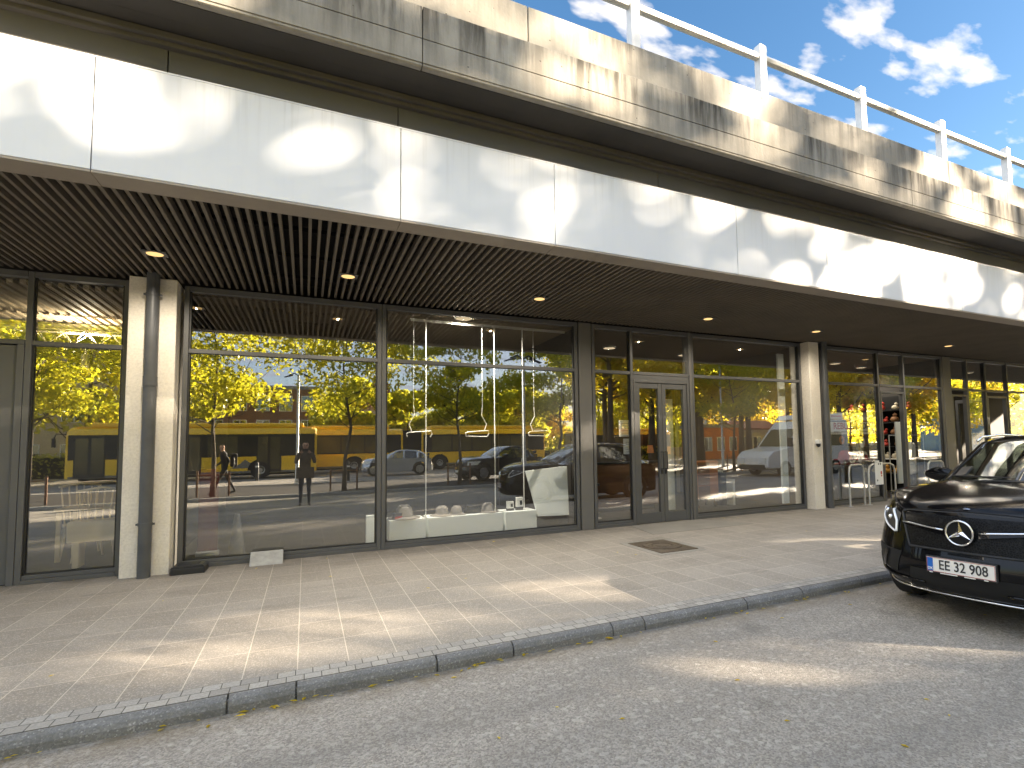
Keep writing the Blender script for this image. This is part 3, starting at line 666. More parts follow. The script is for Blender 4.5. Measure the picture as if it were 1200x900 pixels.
# fallen leaves
lf = MB(); rl_ = random.Random(11)
def leaf(m, x, y, z, s):
    a = rl_.uniform(0, 6.3); t1 = rl_.uniform(-.3, .3)
    c, s_ = math.cos(a), math.sin(a)
    pts = [(-s, 0, 0), (-.2 * s, -.45 * s, .1 * s), (s, 0, .35 * s * t1 + .1 * s), (-.2 * s, .45 * s, .12 * s)]
    m.add([(x + p[0] * c - p[1] * s_, y + p[0] * s_ + p[1] * c, z + abs(p[2])) for p in pts], [(0, 1, 2, 3)])
for i in range(90):
    c0 = rl_.choice((-2.2, -.6, .9, 2.1, 3.6, 5.2, 7.5, 9.5)); leaf(lf, c0 + rl_.gauss(0, .55), 4.04 - abs(rl_.gauss(0, .04)), -.097 + rl_.uniform(0, .012), rl_.uniform(.012, .034))
for i in range(30): leaf(lf, rl_.uniform(-3, 10), 4.0 - 3.0 * rl_.random() ** 1.8, -.097, rl_.uniform(.012, .026))
for i in range(22): leaf(lf, rl_.uniform(-3, 14), rl_.uniform(4.2, 8.6), .003, rl_.uniform(.012, .026))
for i in range(18): leaf(lf, rl_.uniform(-3, 14), rl_.uniform(8.4, 8.63), .003, rl_.uniform(.012, .03))
tag(lf.build('fallen_leaves', MAT['leaf_gold']), 'small yellow leaves scattered along the kerb and the pavement', 'leaves', kind='stuff')
# small pebbles / grit
# ---- display window
for x0, x1, l in ((1.17, 1.72, 'leftmost of the three white display boxes, with the grey hat and dark bag'), (1.765, 3.005, 'longest white display box in the middle of the display window'), (3.05, 3.62, 'right white display box with small cartons on it, next to the white board')):
    e = empty('display_box', ((x0 + x1) / 2, 9.1, .012), 0, l, 'display box', 'white boxes in the display window')
    m = MB(); m.box(x0, x1, 8.93, 9.36, .06, .385); m.build('body', MAT['white'], e, bevel=.006)
    m = MB(); m.box(x0 + .03, x1 - .03, 8.96, 9.33, .012, .06); m.build('plinth', MAT['dark'], e)
e = empty('display_board', (3.98, 9.2, .012), 0, 'large blank white board leaning in the right corner of the display window', 'board')
m = MB(); vs = [(3.47, 9.06, 1.06), (4.28, 9.06, 1.12), (4.27, 8.98, .24), (3.66, 8.98, .26)]
m.add(vs + [(a, b + .03, c) for a, b, c in vs], [(0, 1, 2, 3), (7, 6, 5, 4), (0, 4, 5, 1), (1, 5, 6, 2), (2, 6, 7, 3), (3, 7, 4, 0)]); m.build('panel', MAT['white'], e, bevel=.003)
m = MB(); m.box(3.66, 4.26, 9.0, 9.3, .012, .20); m.build('plinth', MAT['dark'], e)
tk = MB(); tk.box(1.5, 4.25, 9.0, 9.03, 3.56, 3.60); thing('hanging_track', tk, 'post', 'thin pale ceiling track at the top of the display window', 'track')
hn = ['leftmost', 'middle', 'rightmost']
for i, x in enumerate((1.74, 2.90, 3.42)):
    m = MB(); m.tube([(x, 9.015, 3.56), (x, 9.015, .385)], .009, 6); thing('suspension_wire', m, 'paper', f'{hn[i]} white cord hanging from the track in the display window', 'cord', 'white cords in the display window')
for i, (x, s_) in enumerate(((1.63, -1), (2.58, 1), (3.70, -1))):
    m = MB(); z = 1.72; y = 8.97
    m.tube([(x - .19, y, z - .04), (x - .2, y, z + .01), (x - .16, y, z + .03), (x + .19, y, z + .05), (x + .2, y, z + .0), (x + .17, y, z - .05)], .010, 6)
    m.tube([(x - .19, y, z - .04), (x + .17, y, z - .05)], .010, 6) if i != 0 else None
    m.tube([(x + .12 * s_, y, z + .04), (x + .16 * s_, y, z + .16), (x + .08 * s_, y, z + .30), (x + .09 * s_, y, z + .46)], .008, 6)
    thing('wire_hanger', m, 'post', f'{hn[i]} white wire hanger hung in the display window', 'hanger', 'wire hangers in the display window')
    m = MB(); m.tube([(x + .09 * s_, y, z + .46), (x + .09 * s_, y, 3.56)], .003, 5); thing('hanger_line', m, 'paper', f'thin line holding the {hn[i]} white wire hanger', 'line', 'thin lines holding the hangers')
felt = plain('grey_felt', (.22, .205, .185), .9, 0, .12, 20)
def hat(x, y, z, s, lab, mat, group, rz=0, name='felt_hat'):
    e = empty(name, (x, y, z), rz, lab, 'hat', group)
    m = MB(); m.lathe([(0, .17 * s), (.06 * s, .165 * s), (.10 * s, .12 * s), (.115 * s, .04 * s), (.12 * s, .012 * s)], n=18); m.build('hat_crown', mat, e, local=True, smooth=True)
    m = MB(); m.lathe([(.11 * s, .018 * s), (.2 * s, .0), (.205 * s, .008 * s), (.11 * s, .026 * s)], n=18); m.build('brim', mat, e, local=True, smooth=True)
for x, l, s_ in ((1.42, 'tall grey felt hat on the leftmost white display box', 1.25), (2.02, 'pale grey felt hat on the left end of the longest display box', .95), (2.26, 'grey felt hat second from the left on the longest display box', .85), (2.80, 'round grey felt hat at the right end of the longest display box', .95)):
    hat(x, 9.12, .386, s_, l, felt, 'grey hats in the display window', rz=x)
e = empty('handbag', (1.33, 9.02, .386), .3, 'small dark handbag with a red side at the front of the leftmost display box', 'handbag')
m = MB(); m.prism([(-.11, 0), (.11, 0), (.08, .10), (-.08, .10)], 'y', -.04, .04); m.build('body', MAT['dark'], e, local=True, bevel=.01)
m = MB(); m.box(-.09, .09, -.048, -.041, .01, .05); m.build('flap', MAT['red'], e, local=True)
m = MB(); m.tube([(-.06, 0, .1), (-.05, 0, .17), (0, 0, .2), (.05, 0, .17), (.06, 0, .1)], .006, 6); m.build('handle', MAT['dark'], e, local=True)
e = empty('handbag', (2.53, 9.12, .386), -.1, 'black handbag lying between the grey hats on the longest display box', 'handbag')
m = MB(); m.prism([(-.15, 0), (.15, 0), (.11, .13), (-.09, .14)], 'y', -.06, .06); m.build('body', MAT['dark'], e, local=True, bevel=.012)
m = MB(); m.tube([(-.07, 0, .13), (0, 0, .2), (.08, 0, .13)], .008, 6); m.build('handle', MAT['dark'], e, local=True)
for x, h, l in ((3.19, .16, 'narrow black and white carton on the right display box'), (3.36, .22, 'taller black and white carton on the right display box')):
    e = empty('carton', (x, 9.1, .386), 0, l, 'carton', 'small cartons in the display window')
    m = MB(); m.box(-.06, .06, -.04, .04, 0, h * .25); m.build('base', MAT['dark'], e, local=True, bevel=.003)
    m = MB(); m.box(-.058, .058, -.038, .038, h * .25, h); m.build('sleeve', MAT['paper'], e, local=True, bevel=.003)
    m = MB(); m.box(.0, .04, -.041, -.039, h * .4, h * .75); m.build('sticker', MAT['dark'], e, local=True)
# ---- dark window things
m = MB(); m.lathe([(0, .62), (.03, .61), (.11, .05), (.14, .03), (.14, .012)], (-.86, 9.25, 0), 20); thing('grey_cone', m, plain('grey_plastic', (.06, .06, .056), .6), 'slim grey cone standing behind the widest shop window', 'cone', smooth=True, auto=40)
e = empty('roll_up_banner', (-1.2, 9.5, .012), 0, 'dark red roll-up banner standing at the left end of the widest window', 'banner')
m = MB(); m.box(-1.36, -1.12, 9.5, 9.508, .08, 1.25); m.build('sheet', plain('dark_red_print', (.075, .010, .008), .7), e); m = MB(); m.box(-1.38, -1.1, 9.46, 9.56, .012, .08); m.build('foot', MAT['steel'], e, bevel=.01)
m = MB(); m.box(.86, .98, 9.2, 9.26, .012, .46); thing('white_post', m, 'white', 'short white post just left of the display window behind the glass', 'post', bevel=.01)
# ---- cafe left
pale = plain('pale_painted_wood', (.72, .60, .42), .5, 0, .1, 3)
def chair(x, y, rz, lab):
    e = empty('spindle_chair', (x, y, .012), rz, lab, 'chair', 'pale spindle chairs in the cafe')
    m = MB(); m.prism([(-.2, -.2), (.2, -.2), (.22, .2), (-.22, .2)], 'z', .43, .465); m.build('seat', pale, e, local=True, bevel=.012)
    m = MB()
    for i in range(6):
        u = -.17 + i * .068; m.tube([(u, .18, .46), (u * 1.12, .24, .7), (u * 1.25, .33, 1.02)], .011, 6)
    m.tube([(-.24, .32, 1.0), (0, .36, 1.04), (.24, .32, 1.0)], .018, 6); m.build('backrest', pale, e, local=True, smooth=True, auto=60)
    for sx in (-1, 1):
        for sy in (-1, 1):
            m = MB(); m.tube([(.17 * sx, .16 * sy, .44), (.23 * sx, .22 * sy, 0)], [.018, .012], 8); m.build('leg', pale, e, local=True)
chair(-2.55, 9.75, R(200), 'pale spindle chair with its curved back turned to the glass, nearest the pillar')
chair(-2.95, 10.6, R(20), 'pale spindle chair on the far side of the cafe table')
e = empty('cafe_table', (-2.55, 10.4, .012), 0, 'pale rectangular cafe table behind the spindle chairs', 'table')
m = MB(); m.box(-.55, .6, -.35, .35, .70, .735); m.build('tabletop', pale, e, local=True, bevel=.008)
for sx in (-.5, .55):
    for sy in (-.3, .3): m = MB(); m.box(sx - .025, sx + .025, sy - .025, sy + .025, 0, .70); m.build('leg', pale, e, local=True)
m = MB(); m.box(-2.75, -2.1, 9.35, 9.7, .35, .62); m.box(-2.7, -2.63, 9.4, 9.65, .012, .35); m.box(-2.2, -2.13, 9.4, 9.65, .012, .35); thing('low_bench', m, pale, 'pale low bench close to the glass left of the pillar', 'bench', bevel=.015)
# ---- shop with double doors
e = empty('shop_counter', (6.0, 10.7, .012), 0, 'brown wooden counter behind the double glass doors', 'counter')
m = MB(); m.box(4.75, 7.3, 10.5, 11.05, .12, 1.06); m.build('body', MAT['wood'], e, bevel=.006)
m = MB(); m.box(4.70, 7.35, 10.45, 11.1, 1.062, 1.10); m.build('top', MAT['dark'], e, bevel=.005)
m = MB(); m.box(4.8, 7.2, 10.55, 11.0, .012, .12); m.build('plinth', MAT['dark'], e)
e = empty('bar_stool', (5.2, 9.85, .012), 0, 'dark bar stool in front of the brown counter', 'stool')
m = MB(); m.lathe([(0, .70), (.16, .70), (.17, .67), (.15, .65), (0, .65)], n=18); m.build('seat', MAT['dark'], e, local=True, smooth=True, auto=40)
m = MB(); m.tube([(0, 0, .65), (0, 0, .02)], .022, 8); m.lathe([(.02, .03), (.19, .012), (.19, 0)], n=18); m.tube([(0, 0, .25), (.12, 0, .25)], .01, 6); m.build('pedestal', MAT['steel'], e, local=True, smooth=True, auto=40)
grey_ink = plain('grey_print', (.25, .25, .24), .8)
for z0, z1, x0, x1, l in ((1.64, 1.95, 5.24, 5.60, 'upper white notice on the glass left of the double doors'), (1.31, 1.60, 5.33, 5.66, 'lower white notice on the glass left of the double doors')):
    e = empty('notice', ((x0 + x1) / 2, 8.79, z0), 0, l, 'notice', 'white notices by the double doors')
    MB().box(x0, x1, 8.79, 8.793, z0, z1).build('sheet', MAT['paper'], e)
    m = MB()
    for i in range(5): m.box(x0 + .05, x1 - .06 - .03 * (i % 2), 8.786, 8.7895, z1 - .07 - i * .045, z1 - .062 - i * .045)
    m.build('printed_lines', grey_ink, e)
m = MB(); m.box(6.62, 6.86, 9.3, 9.36, .13, 2.42); thing('display_stand', m, 'white', 'tall white panel standing behind the right leaf of the double doors', 'stand', bevel=.004)
e = empty('small_cabinet', (8.3, 10.2, .012), 0, 'orange brown cabinet with drawers on short legs in the shop window', 'cabinet')
m = MB(); m.box(8.0, 8.62, 10.0, 10.45, .22, 1.07); m.build('body', plain('orange_wood', (.42, .16, .05), .5, 0, .15, 3), e, bevel=.006)
for i in range(3):
    m = MB(); m.box(8.03, 8.36, 9.985, 10.0, .26 + i * .27, .50 + i * .27); m.build('drawer', MAT['wood'], e, bevel=.003)
for sx in (8.05, 8.55):
    for sy in (10.05, 10.38): MB().box(sx, sx + .04, sy, sy + .04, .012, .22).build('leg', MAT['dark'], e)
for x, y, z, wd, mt, l in ((8.95, 10.1, .78, .16, 'dark', 'narrow dark box right of the orange brown cabinet'), (9.12, 10.0, .62, .07, 'paper', 'thin white box right of the orange brown cabinet'), (10.0, 11.4, .75, .55, 'white', 'pale grey low chest far right in the shop with the orange cabinet')):
    m = MB(); m.box(x - wd, x, y, y + .3, .012, z); thing('storage_box', m, mt, l, 'box', bevel=.006)
m = MB(); m.box(9.62, 9.80, 9.0, 9.05, .1, 3.5); thing('pale_banner', m, 'white', 'tall pale banner just left of the right concrete pillar inside the glass', 'banner')
e = empty('table_lamp', (7.25, 10.75, 1.102), 0, 'small orange table lamp on the right end of the brown counter', 'lamp')
m = MB(); m.tube([(0, 0, 0), (0, 0, .2)], .015, 8); m.build('stem', MAT['dark'], e, local=True); m = MB(); m.lathe([(.09, .18), (.06, .36)], n=16); m.build('lamp_shade', MAT['orange'], e, local=True)
e = empty('coffee_machine', (5.1, 10.75, 1.102), 0, 'grey metal coffee machine on the left end of the brown counter', 'coffee machine')
m = MB(); m.box(-.3, .3, -.2, .2, 0, .35); m.build('body', MAT['steel'], e, local=True, bevel=.03); m = MB(); m.box(-.25, .25, -.26, -.2, .2, .32); m.build('spout_panel', MAT['dark'], e, local=True, bevel=.01)
# ---- hoops and shop on the right
def hoop(x0, x1, y0, y1, lab):
    m = MB(); pts = []
    dx, dy = x1 - x0, y1 - y0
    for t, z in ((0, 0), (0, .75), (.05, .88), (.18, .93), (.82, .93), (.95, .88), (1, .75), (1, 0)): pts.append((x0 + dx * t, y0 + dy * t, z))
    m.tube(pts, .022, 10)
    for t in (0, 1): m.lathe([(.06, .0), (.06, .01), (.024, .012)], (x0 + dx * t, y0 + dy * t, 0), 14)
    return thing('bike_hoop', m, 'steel', lab, 'bike stand', 'steel hoops in front of the red hat window', smooth=True, auto=40)
hoop(11.02, 11.55, 8.38, 8.40, 'steel hoop left of the price board in front of the red hats')
hoop(11.62, 12.62, 8.33, 8.36, 'steel hoop that carries the white price board')
hoop(13.9, 14.6, 8.34, 8.36, 'steel hoop in front of the white shirts, partly behind the car bonnet')
e = empty('price_board', (11.95, 8.30, .45), 0, 'white price board with small red and dark marks hung on a steel hoop', 'sign')
MB().box(11.82, 12.10, 8.298, 8.308, .45, .97).build('panel', MAT['paper'], e, bevel=.003)
m = MB(); m.box(11.84, 11.98, 8.297, 8.3085, .975, 1.01); m.build('header', MAT['paper'], e)
m = MB()
for x, z in ((11.93, .91), (12.0, .91), (11.87, .53)): m.box(x, x + .03, 8.294, 8.297, z, z + .04)
m.build('dark_marks', MAT['dark'], e)
m = MB(); m.box(12.01, 12.05, 8.294, 8.297, .69, .76); m.box(12.02, 12.05, 8.294, 8.297, .64, .675); m.build('red_marks', MAT['red'], e)
e = empty('hat_table', (12.2, 9.3, .012), 0, 'black display table carrying red hats behind the glass', 'table')
m = MB(); m.box(11.25, 12.6, 9.05, 9.6, .80, .86); m.build('tabletop', MAT['dark'], e, bevel=.006); m = MB(); m.box(11.3, 12.55, 9.15, 9.58, .012, .80); m.build('body', MAT['black'], e)
redm = MAT['red']
for i, (x, z, s_, l) in enumerate(((11.72, 1.02, 1.35, 'left red hat with a white round badge behind it'), (11.97, .90, 1.5, 'big red hat drooping in the middle of the hat window'), (12.38, 1.0, 1.0, 'small red hat right of the big red hat'))):
    hat(x, 9.0 + .14 * (i % 2), z, s_, l, redm, 'red hats in the window', name='red_hat')
    m = MB(); m.tube([(x, 9.0 + .14 * (i % 2), .86), (x, 9.0 + .14 * (i % 2), z + .03)], .02, 8); thing('hat_stand', m, 'steel', f'slim stand under the {l.split(" with")[0].split(" drooping")[0].split(" right")[0]}', 'stand', 'slim hat stands')
def disc(x, z, rx, rz, y, mat1, lab, extra=None):
    e = empty('round_sign', (x, y, z), 0, lab, 'sign', 'round signs in the red hat window')
    m = MB(); m.prism([(x + rx * math.cos(a * math.pi / 12), z + rz * math.sin(a * math.pi / 12)) for a in range(24)], 'y', y, y + .012); m.build('disc', MAT[mat1], e)
    m = MB()
    if extra == 'stripe': m.prism([(x - .05, z - .09), (x - .02, z - .11), (x + .06, z + .09), (x + .03, z + .11)], 'y', y - .004, y - .001); mt = 'dark'
    elif extra == 'redbar': m.box(x - .07, x + .07, y - .004, y - .001, z + .0, z + .07); mt = 'red'
    else: m.prism([(x + .03 * math.cos(a), z + .05 * math.sin(a)) for a in (0, 1, 2, 3, 4, 5)], 'y', y - .004, y - .001); mt = 'dark'
    m.build('mark', MAT[mt], e)
disc(11.86, 1.08, .12, .15, 8.90, 'paper', 'white oval sign with a dark slanted stripe in front of the red hats', 'stripe')
disc(12.15, 1.06, .08, .12, 8.90, 'paper', 'plain white oval sign between the red hats')
disc(12.33, 1.10, .11, .11, 8.91, 'paper', 'round white sign right of the red hats')
disc(12.6, 1.47, .13, .12, 8.90, 'paper', 'white round sign with a red bar, highest on the right of the hat window', 'redbar')
disc(12.25, 1.44, .10, .13, 8.90, 'paper', 'white oval sign with a dark spot hanging in the middle of the hat window')
disc(11.52, 1.50, .09, .10, 8.90, 'orange', 'orange round sign at the left of the hat window')
e = empty('shop_notice', (12.72, 8.90, 1.10), 0, 'small white notice with a red heart at the right of the hat window', 'notice')
MB().box(12.5, 12.93, 8.90, 8.904, 1.02, 1.18).build('sheet', MAT['paper'], e); m = MB(); m.prism([(12.70, 1.06), (12.76, 1.12), (12.73, 1.15), (12.70, 1.13), (12.67, 1.15), (12.64, 1.12)], 'y', 8.896, 8.899); m.build('heart', MAT['red'], e)
e = empty('shop_sign', (12.28, 9.15, 1.9), 0, 'long white sign with red and black lettering inside the hat window', 'sign')
MB().box(11.25, 13.1, 9.15, 9.19, 1.64, 1.95).build('panel', MAT['paper'], e, bevel=.004)
tm = Matrix(((1, 0, 0, 0), (0, 0, -1, 0), (0, 1, 0, 0), (0, 0, 0, 1)))
text_mesh('red_lettering', 'REBUKLA', .225, MAT['red'], Matrix.Translation((-.26, -.003, -.06)) @ tm @ Matrix.Diagonal((1.0, 1, 1, 1)), e, bold=.006)
text_mesh('black_lettering', '.DK', .20, MAT['dark'], Matrix.Translation((.46, -.003, -.06)) @ tm, e, bold=.006)
m = MB()
for x, w_ in ((11.56, .2), (11.83, .3), (12.2, .25), (12.53, .34)): m.box(x, x + w_, 9.146, 9.149, 1.69, 1.715)
m.build('small_print', grey_ink, e)
e = empty('shop_sign', (12.28, 9.2, 2.05), 0, 'thinner white sign with a red stripe above the lettered sign in the hat window', 'sign')
MB().box(11.25, 12.98, 9.2, 9.24, 1.99, 2.19).build('panel', MAT['paper'], e, bevel=.004)
m = MB(); m.box(11.55, 11.92, 9.196, 9.199, 2.08, 2.11); m.build('red_stripe', MAT['red'], e); m = MB(); m.box(11.96, 12.55, 9.196, 9.199, 2.085, 2.105); m.build('grey_stripe', grey_ink, e)
# toy shelf seen through the open door
e = empty('toy_shelf', (15.2, 10.4, .012), 0, 'dark shelf unit full of small toys seen through the open shop door', 'shelf')
m = MB(); m.box(15.38, 15.42, 9.3, 11.6, .012, 2.75); m.box(15.0, 15.38, 9.3, 9.34, .012, 2.75); m.box(15.0, 15.38, 11.56, 11.6, .012, 2.75); m.build('case', MAT['black'], e)
zs = [.5, .92, 1.27, 1.62, 1.97, 2.32]
for z in zs: MB().box(15.0, 15.38, 9.34, 11.56, z, z + .025).build('shelf', MAT['dark'] if z != .92 else MAT['paper'], e)
rt = random.Random(5); cols = [plain('toy_amber', (.55, .27, .04), .5), plain('toy_cream', (.62, .55, .40), .5), plain('toy_brown', (.25, .12, .05), .6), plain('toy_red', (.5, .05, .03), .5)]
tn = {0: 'amber', 1: 'cream', 2: 'brown', 3: 'red'}
for zi, z in enumerate(zs):
    for q in range(6):
        y = 9.55 + q * .36 + rt.uniform(-.07, .07); ci = rt.randrange(4); s_ = rt.uniform(.9, 1.4)
        e2 = empty('toy_duck', (15.12, y, z + .025), rt.uniform(-1, 1), 'small %s toy animal standing on the dark toy shelf' % tn[ci], 'toy', '%s toys on the dark shelf' % tn[ci])
        m = MB(); m.lathe([(0, 0), (.06 * s_, .01), (.085 * s_, .05 * s_), (.06 * s_, .10 * s_), (.02, .12 * s_)], n=12); m.build('body', cols[ci], e2, local=True, smooth=True)
        m = MB(); m.lathe([(0, .10 * s_), (.04 * s_, .125 * s_), (.045 * s_, .155 * s_), (0, .19 * s_)], (0, -.035, 0), 12); m.build('head', cols[ci], e2, local=True, smooth=True)
def shirt(x, y, lab):
    e = empty('white_shirt', (x, y, 1.0), 0, lab, 'shirt', 'white shirts in the window')
    m = MB(); m.prism([(x - .17, .55), (x + .17, .55), (x + .2, 1.3), (x + .1, 1.42), (x + .05, 1.36), (x - .05, 1.36), (x - .1, 1.42), (x - .2, 1.3)], 'y', y - .05, y + .05); m.build('body', MAT['paper'], e, bevel=.03)
    for s_ in (-1, 1):
        m = MB(); m.tube([(x + .19 * s_, y, 1.3), (x + .27 * s_, y, 1.1), (x + .28 * s_, y, .8)], [.06, .055, .045], 8); m.build('sleeve', MAT['paper'], e, smooth=True, auto=50)
    m = MB(); m.tube([(x - .12, y, 1.41), (x, y, 1.5), (x + .12, y, 1.41)], .008, 6); m.tube([(x, y, 1.5), (x, y, 1.6)], .006, 6); m.build('hanger', MAT['steel'], e)
shirt(14.35, 9.15, 'white shirt on a hanger nearest the open shop door'); shirt(14.95, 9.35, 'white shirt on a hanger nearest the dark grey post')
m = MB(); m.tube([(13.8, 9.25, 1.6), (15.3, 9.25, 1.6)], .014, 8); m.tube([(13.8, 9.25, 1.6), (13.8, 9.25, .012)], .014, 8); m.tube([(15.28, 9.25, 1.6), (15.28, 9.25, .012)], .014, 8); thing('clothes_rail', m, 'steel', 'thin steel clothes rail carrying white shirts', 'clothes rail')
m = MB(); m.box(13.74, 14.0, 9.0, 9.04, .35, 1.95); o = thing('white_poster', m, 'white', 'tall white poster board just right of the open shop door', 'poster')
m = MB(); m.box(15.78, 16.0, 10.0, 10.4, .012, 1.5); thing('amber_crate', m, plain('amber_crate', (.45, .22, .03), .6), 'amber storage crate just inside the narrow dark door', 'crate')
# ================================================================== BLACK CAR
def build_car(name, loc, rz, label, paint, detail=True, H=1.0, L=4.66, W=.945, group=None, lights='headlight'):
    """local x runs back from the front bumper, y across, z up from the road"""
    root = empty(name, loc, rz, label, 'car', group)
    P = [(.20, .25, .80, .40), (.10, .28, .86, .50), (.035, .36, .915, .56), (.015, .47, .93, .55), (.02, .56, .935, .53), (.035, .64, .93, .52), (.055, .74, .925, .54), (.08, .85, .915, .56), (.12, .945, .905, .56), (.20, 1.015, .90, .50), (.40, 1.075, .905, .30), (.65, 1.115, .92, .05), (.9, 1.145, .925, .02), (1.22, 1.168, .93, .0)]
    DZ = [0, 0, 0, 0, 0, .0, .0, .0, .01, .025, .045, .06, .075, .09]
    P = [(a, z * H, w_ * W / .945, b) for a, z, w_, b in P]
    n = len(P) - 1
    def cr(A, t):
        i = min(max(int(t), 0), n - 1); f = t - i
        g = lambda k: A[min(max(k, 0), n)]
        p0, p1, p2, p3 = g(i - 1), g(i), g(i + 1), g(i + 2)
        return .5 * (2 * p1 + (p2 - p0) * f + (2 * p0 - 5 * p1 + 4 * p2 - p3) * f * f + (3 * p1 - p0 - 3 * p2 + p3) * f ** 3)
    A_ = [[p[i] for p in P] for i in range(4)]
    def S(y, t, off=0.):
        a, z, w_, b = (cr(A, t) for A in A_); u = max(-1., min(1., y / w_)); dz = cr(DZ, t)
        def pt(uu, tt):
            a, z, w_, b = (cr(A, tt) for A in A_); q = abs(uu)
            ridge = .012 * math.exp(-((q - .62) / .09) ** 2) if tt > 8.5 else 0.
            return Vector((a + b * (.22 * q ** 2 + .78 * q ** 5.0), uu * w_, z - cr(DZ, tt) * (.25 * q ** 2 + .75 * q ** 5) + ridge * H))
        p = pt(u, t)
        if off:
            du = pt(min(1, u + .01), t) - pt(max(-1, u - .01), t); dt = pt(u, min(n, t + .02)) - pt(u, max(0, t - .02))
            nn = du.cross(dt); nn.normalize()
            if nn.x > 0 and t < 8 or nn.z < 0 and t > 9: nn = -nn
            p = p + nn * off
        return p
    us = [-1 + 2 * i / 40 for i in range(41)]
    us = [math.copysign(abs(u) ** .85, u) for u in us]
    m = MB(); rows = []
    ts = [i * n / 52 for i in range(53)]
    for t in ts: rows.append([tuple(S(u * cr(A_[2], t), t)) for u in us])
    m.grid(rows)
    # cowl, belt line and sides
    wheels = (.93, 3.78); RW = .36 if H > .9 else .31
    if L < 4.4: wheels = (.80, 3.35)
    belt = [(1.22, 1.078, .93), (1.9, 1.07, .945), (2.7, 1.06, .945), (3.4, 1.055, .94), (4.1, 1.04, .91), (L - .12, .99, .84)]
    def beltp(a):
        pa = [b for b in belt]
        for (a0, z0, w0), (a1, z1, w1) in zip(pa[:-1], pa[1:]):
            if a <= a1: f = (a - a0) / (a1 - a0); return z0 + (z1 - z0) * f, (w0 + (w1 - w0) * f) * W / .945
        return pa[-1][1], pa[-1][2] * W / .945
    for sgn in (-1, 1):
        # the front corner edge points (u=1) from t=0..n become the first part of the side outline
        edge = [S(sgn * 2, t) for t in ts]
        # side panel as columns along a: top z, bottom z
        colsa = sorted(set([round(.57 + i * .04, 3) for i in range(int((L - .57 - .1) / .04))]))
        edge_top = [(p.x, p.z, abs(p.y)) for p in edge if p.z > .55 * H]
        def top(a):
            if a < 1.22:
                et = sorted(edge_top); 
                prev = et[0]
                for q in et:
                    if q[0] >= a: 
                        f = 0 if q[0] == prev[0] else (a - prev[0]) / (q[0] - prev[0]); return prev[1] + (q[1] - prev[1]) * f, prev[2] + (q[2] - prev[2]) * f
                    prev = q
                return prev[1], prev[2]
            z, w_ = beltp(a); return z * H, w_
        rws = []
        for a in colsa:
            zt, wt = top(a); zb = .24 * H
            for wc in wheels:
                d = abs(a - wc)
                if d < RW + .07: zb = max(zb, RW + math.sqrt(max(0, (RW + .07) ** 2 - d * d)))
            zt = max(zt, zb + .01)
            col = []
            for j in range(9):
                f = j / 8; z = zb + (zt - zb) * f
                bul = math.sin(math.pi * min(1, (z / H - .2) / .85)) * .022 if a > 1.0 else 0
                taper = 0.03 * (1 - f) ** 2
                tail = max(0, (a - (L - .5)) / .5) ** 2 * .12
                col.append((a, sgn * (wt + bul - taper - tail), z))
            rws.append(col)
        m.grid(rws)
        # rear quarter
    zr, wr = beltp(L - .12)
    back = []
    for j in range(9):
        f = j / 8; z = (.28 + (zr - .28) * f) * H
        back.append([(L - .14 + .14 * (1 - (abs(u)) ** 3) - (.10 * f if f > .5 else 0), u * (wr - .10), z) for u in us[::2]])
    m.grid(back)
    # rear hatch and tail top to close
    body = m.build('body', paint, root, smooth=True, local=True, auto=38)
    # greenhouse
    G = [(1.22, 1.168, .80, .24, .10), (1.5, 1.325, .735, .20, .07), (1.82, 1.47, .675, .16, .05), (2.02, 1.553, .65, .13, .04), (2.12, 1.578, .64, .10, .035), (2.5, 1.622, .625, 0, .03), (2.9, 1.63, .62, 0, .03), (3.4, 1.60, .61, -.04, .03), (3.85, 1.52, .60, -.10, .035), (4.1, 1.40, .62, -.12, .05), (4.42, 1.10, .70, -.14, .08)]
    sc = (L - 1.22) / (4.66 - 1.22)
    G = [(1.22 + (a - 1.22) * sc, z * H, w_ * W / .945, b, c) for a, z, w_, b, c in G]
    def gp(i, u): a, z, w_, b, c = G[i]; return (a + b * u * u, u * w_, z - c * abs(u) ** 2.4 * H)
    gu = [-1 + 2 * i / 16 for i in range(17)]
    def gi(t, u):
        i = min(int(t), len(G) - 2); f = t - i; A, B = gp(i, u), gp(i + 1, u); return tuple(A[k2] + (B[k2] - A[k2]) * f for k2 in range(3))
    m = MB()
    m.grid([[gi(t, u) for u in gu] for t in [3.35, 3.7, 4, 4.5, 5, 5.5, 6, 6.5, 7, 7.5, 8, 8.3]])
    for sgn in (-1, 1):   # A and C pillars
        m.grid([[gi(t, sgn * v) for v in (.88, .94, 1.0)] for t in [0, .5, 1, 1.5, 2, 2.5, 3, 3.4]])
        m.grid([[gi(t, sgn * v) for v in (.84, .92, 1.0)] for t in [8.25, 8.6, 9, 9.5, 10]])
        # window pillars
        def sw(a, f):
            zb, wb = beltp(a); zb *= H
            best = min(range(len(G) - 1), key=lambda i: 0 if G[i][0] + G[i][3] <= a <= G[i + 1][0] + G[i + 1][3] else min(abs(G[i][0] + G[i][3] - a), abs(G[i + 1][0] + G[i + 1][3] - a)) + 1)
            p0, p1 = gp(best, 1), gp(best + 1, 1); q = max(0, min(1, (a - p0[0]) / max(1e-6, p1[0] - p0[0])))
            zt = p0[2] + (p1[2] - p0[2]) * q; wt = p0[1] + (p1[1] - p0[1]) * q
            if zt < zb: zt = zb + .001
            return (a, sgn * (wb + (wt - wb) * f), zb + (zt - zb) * f)
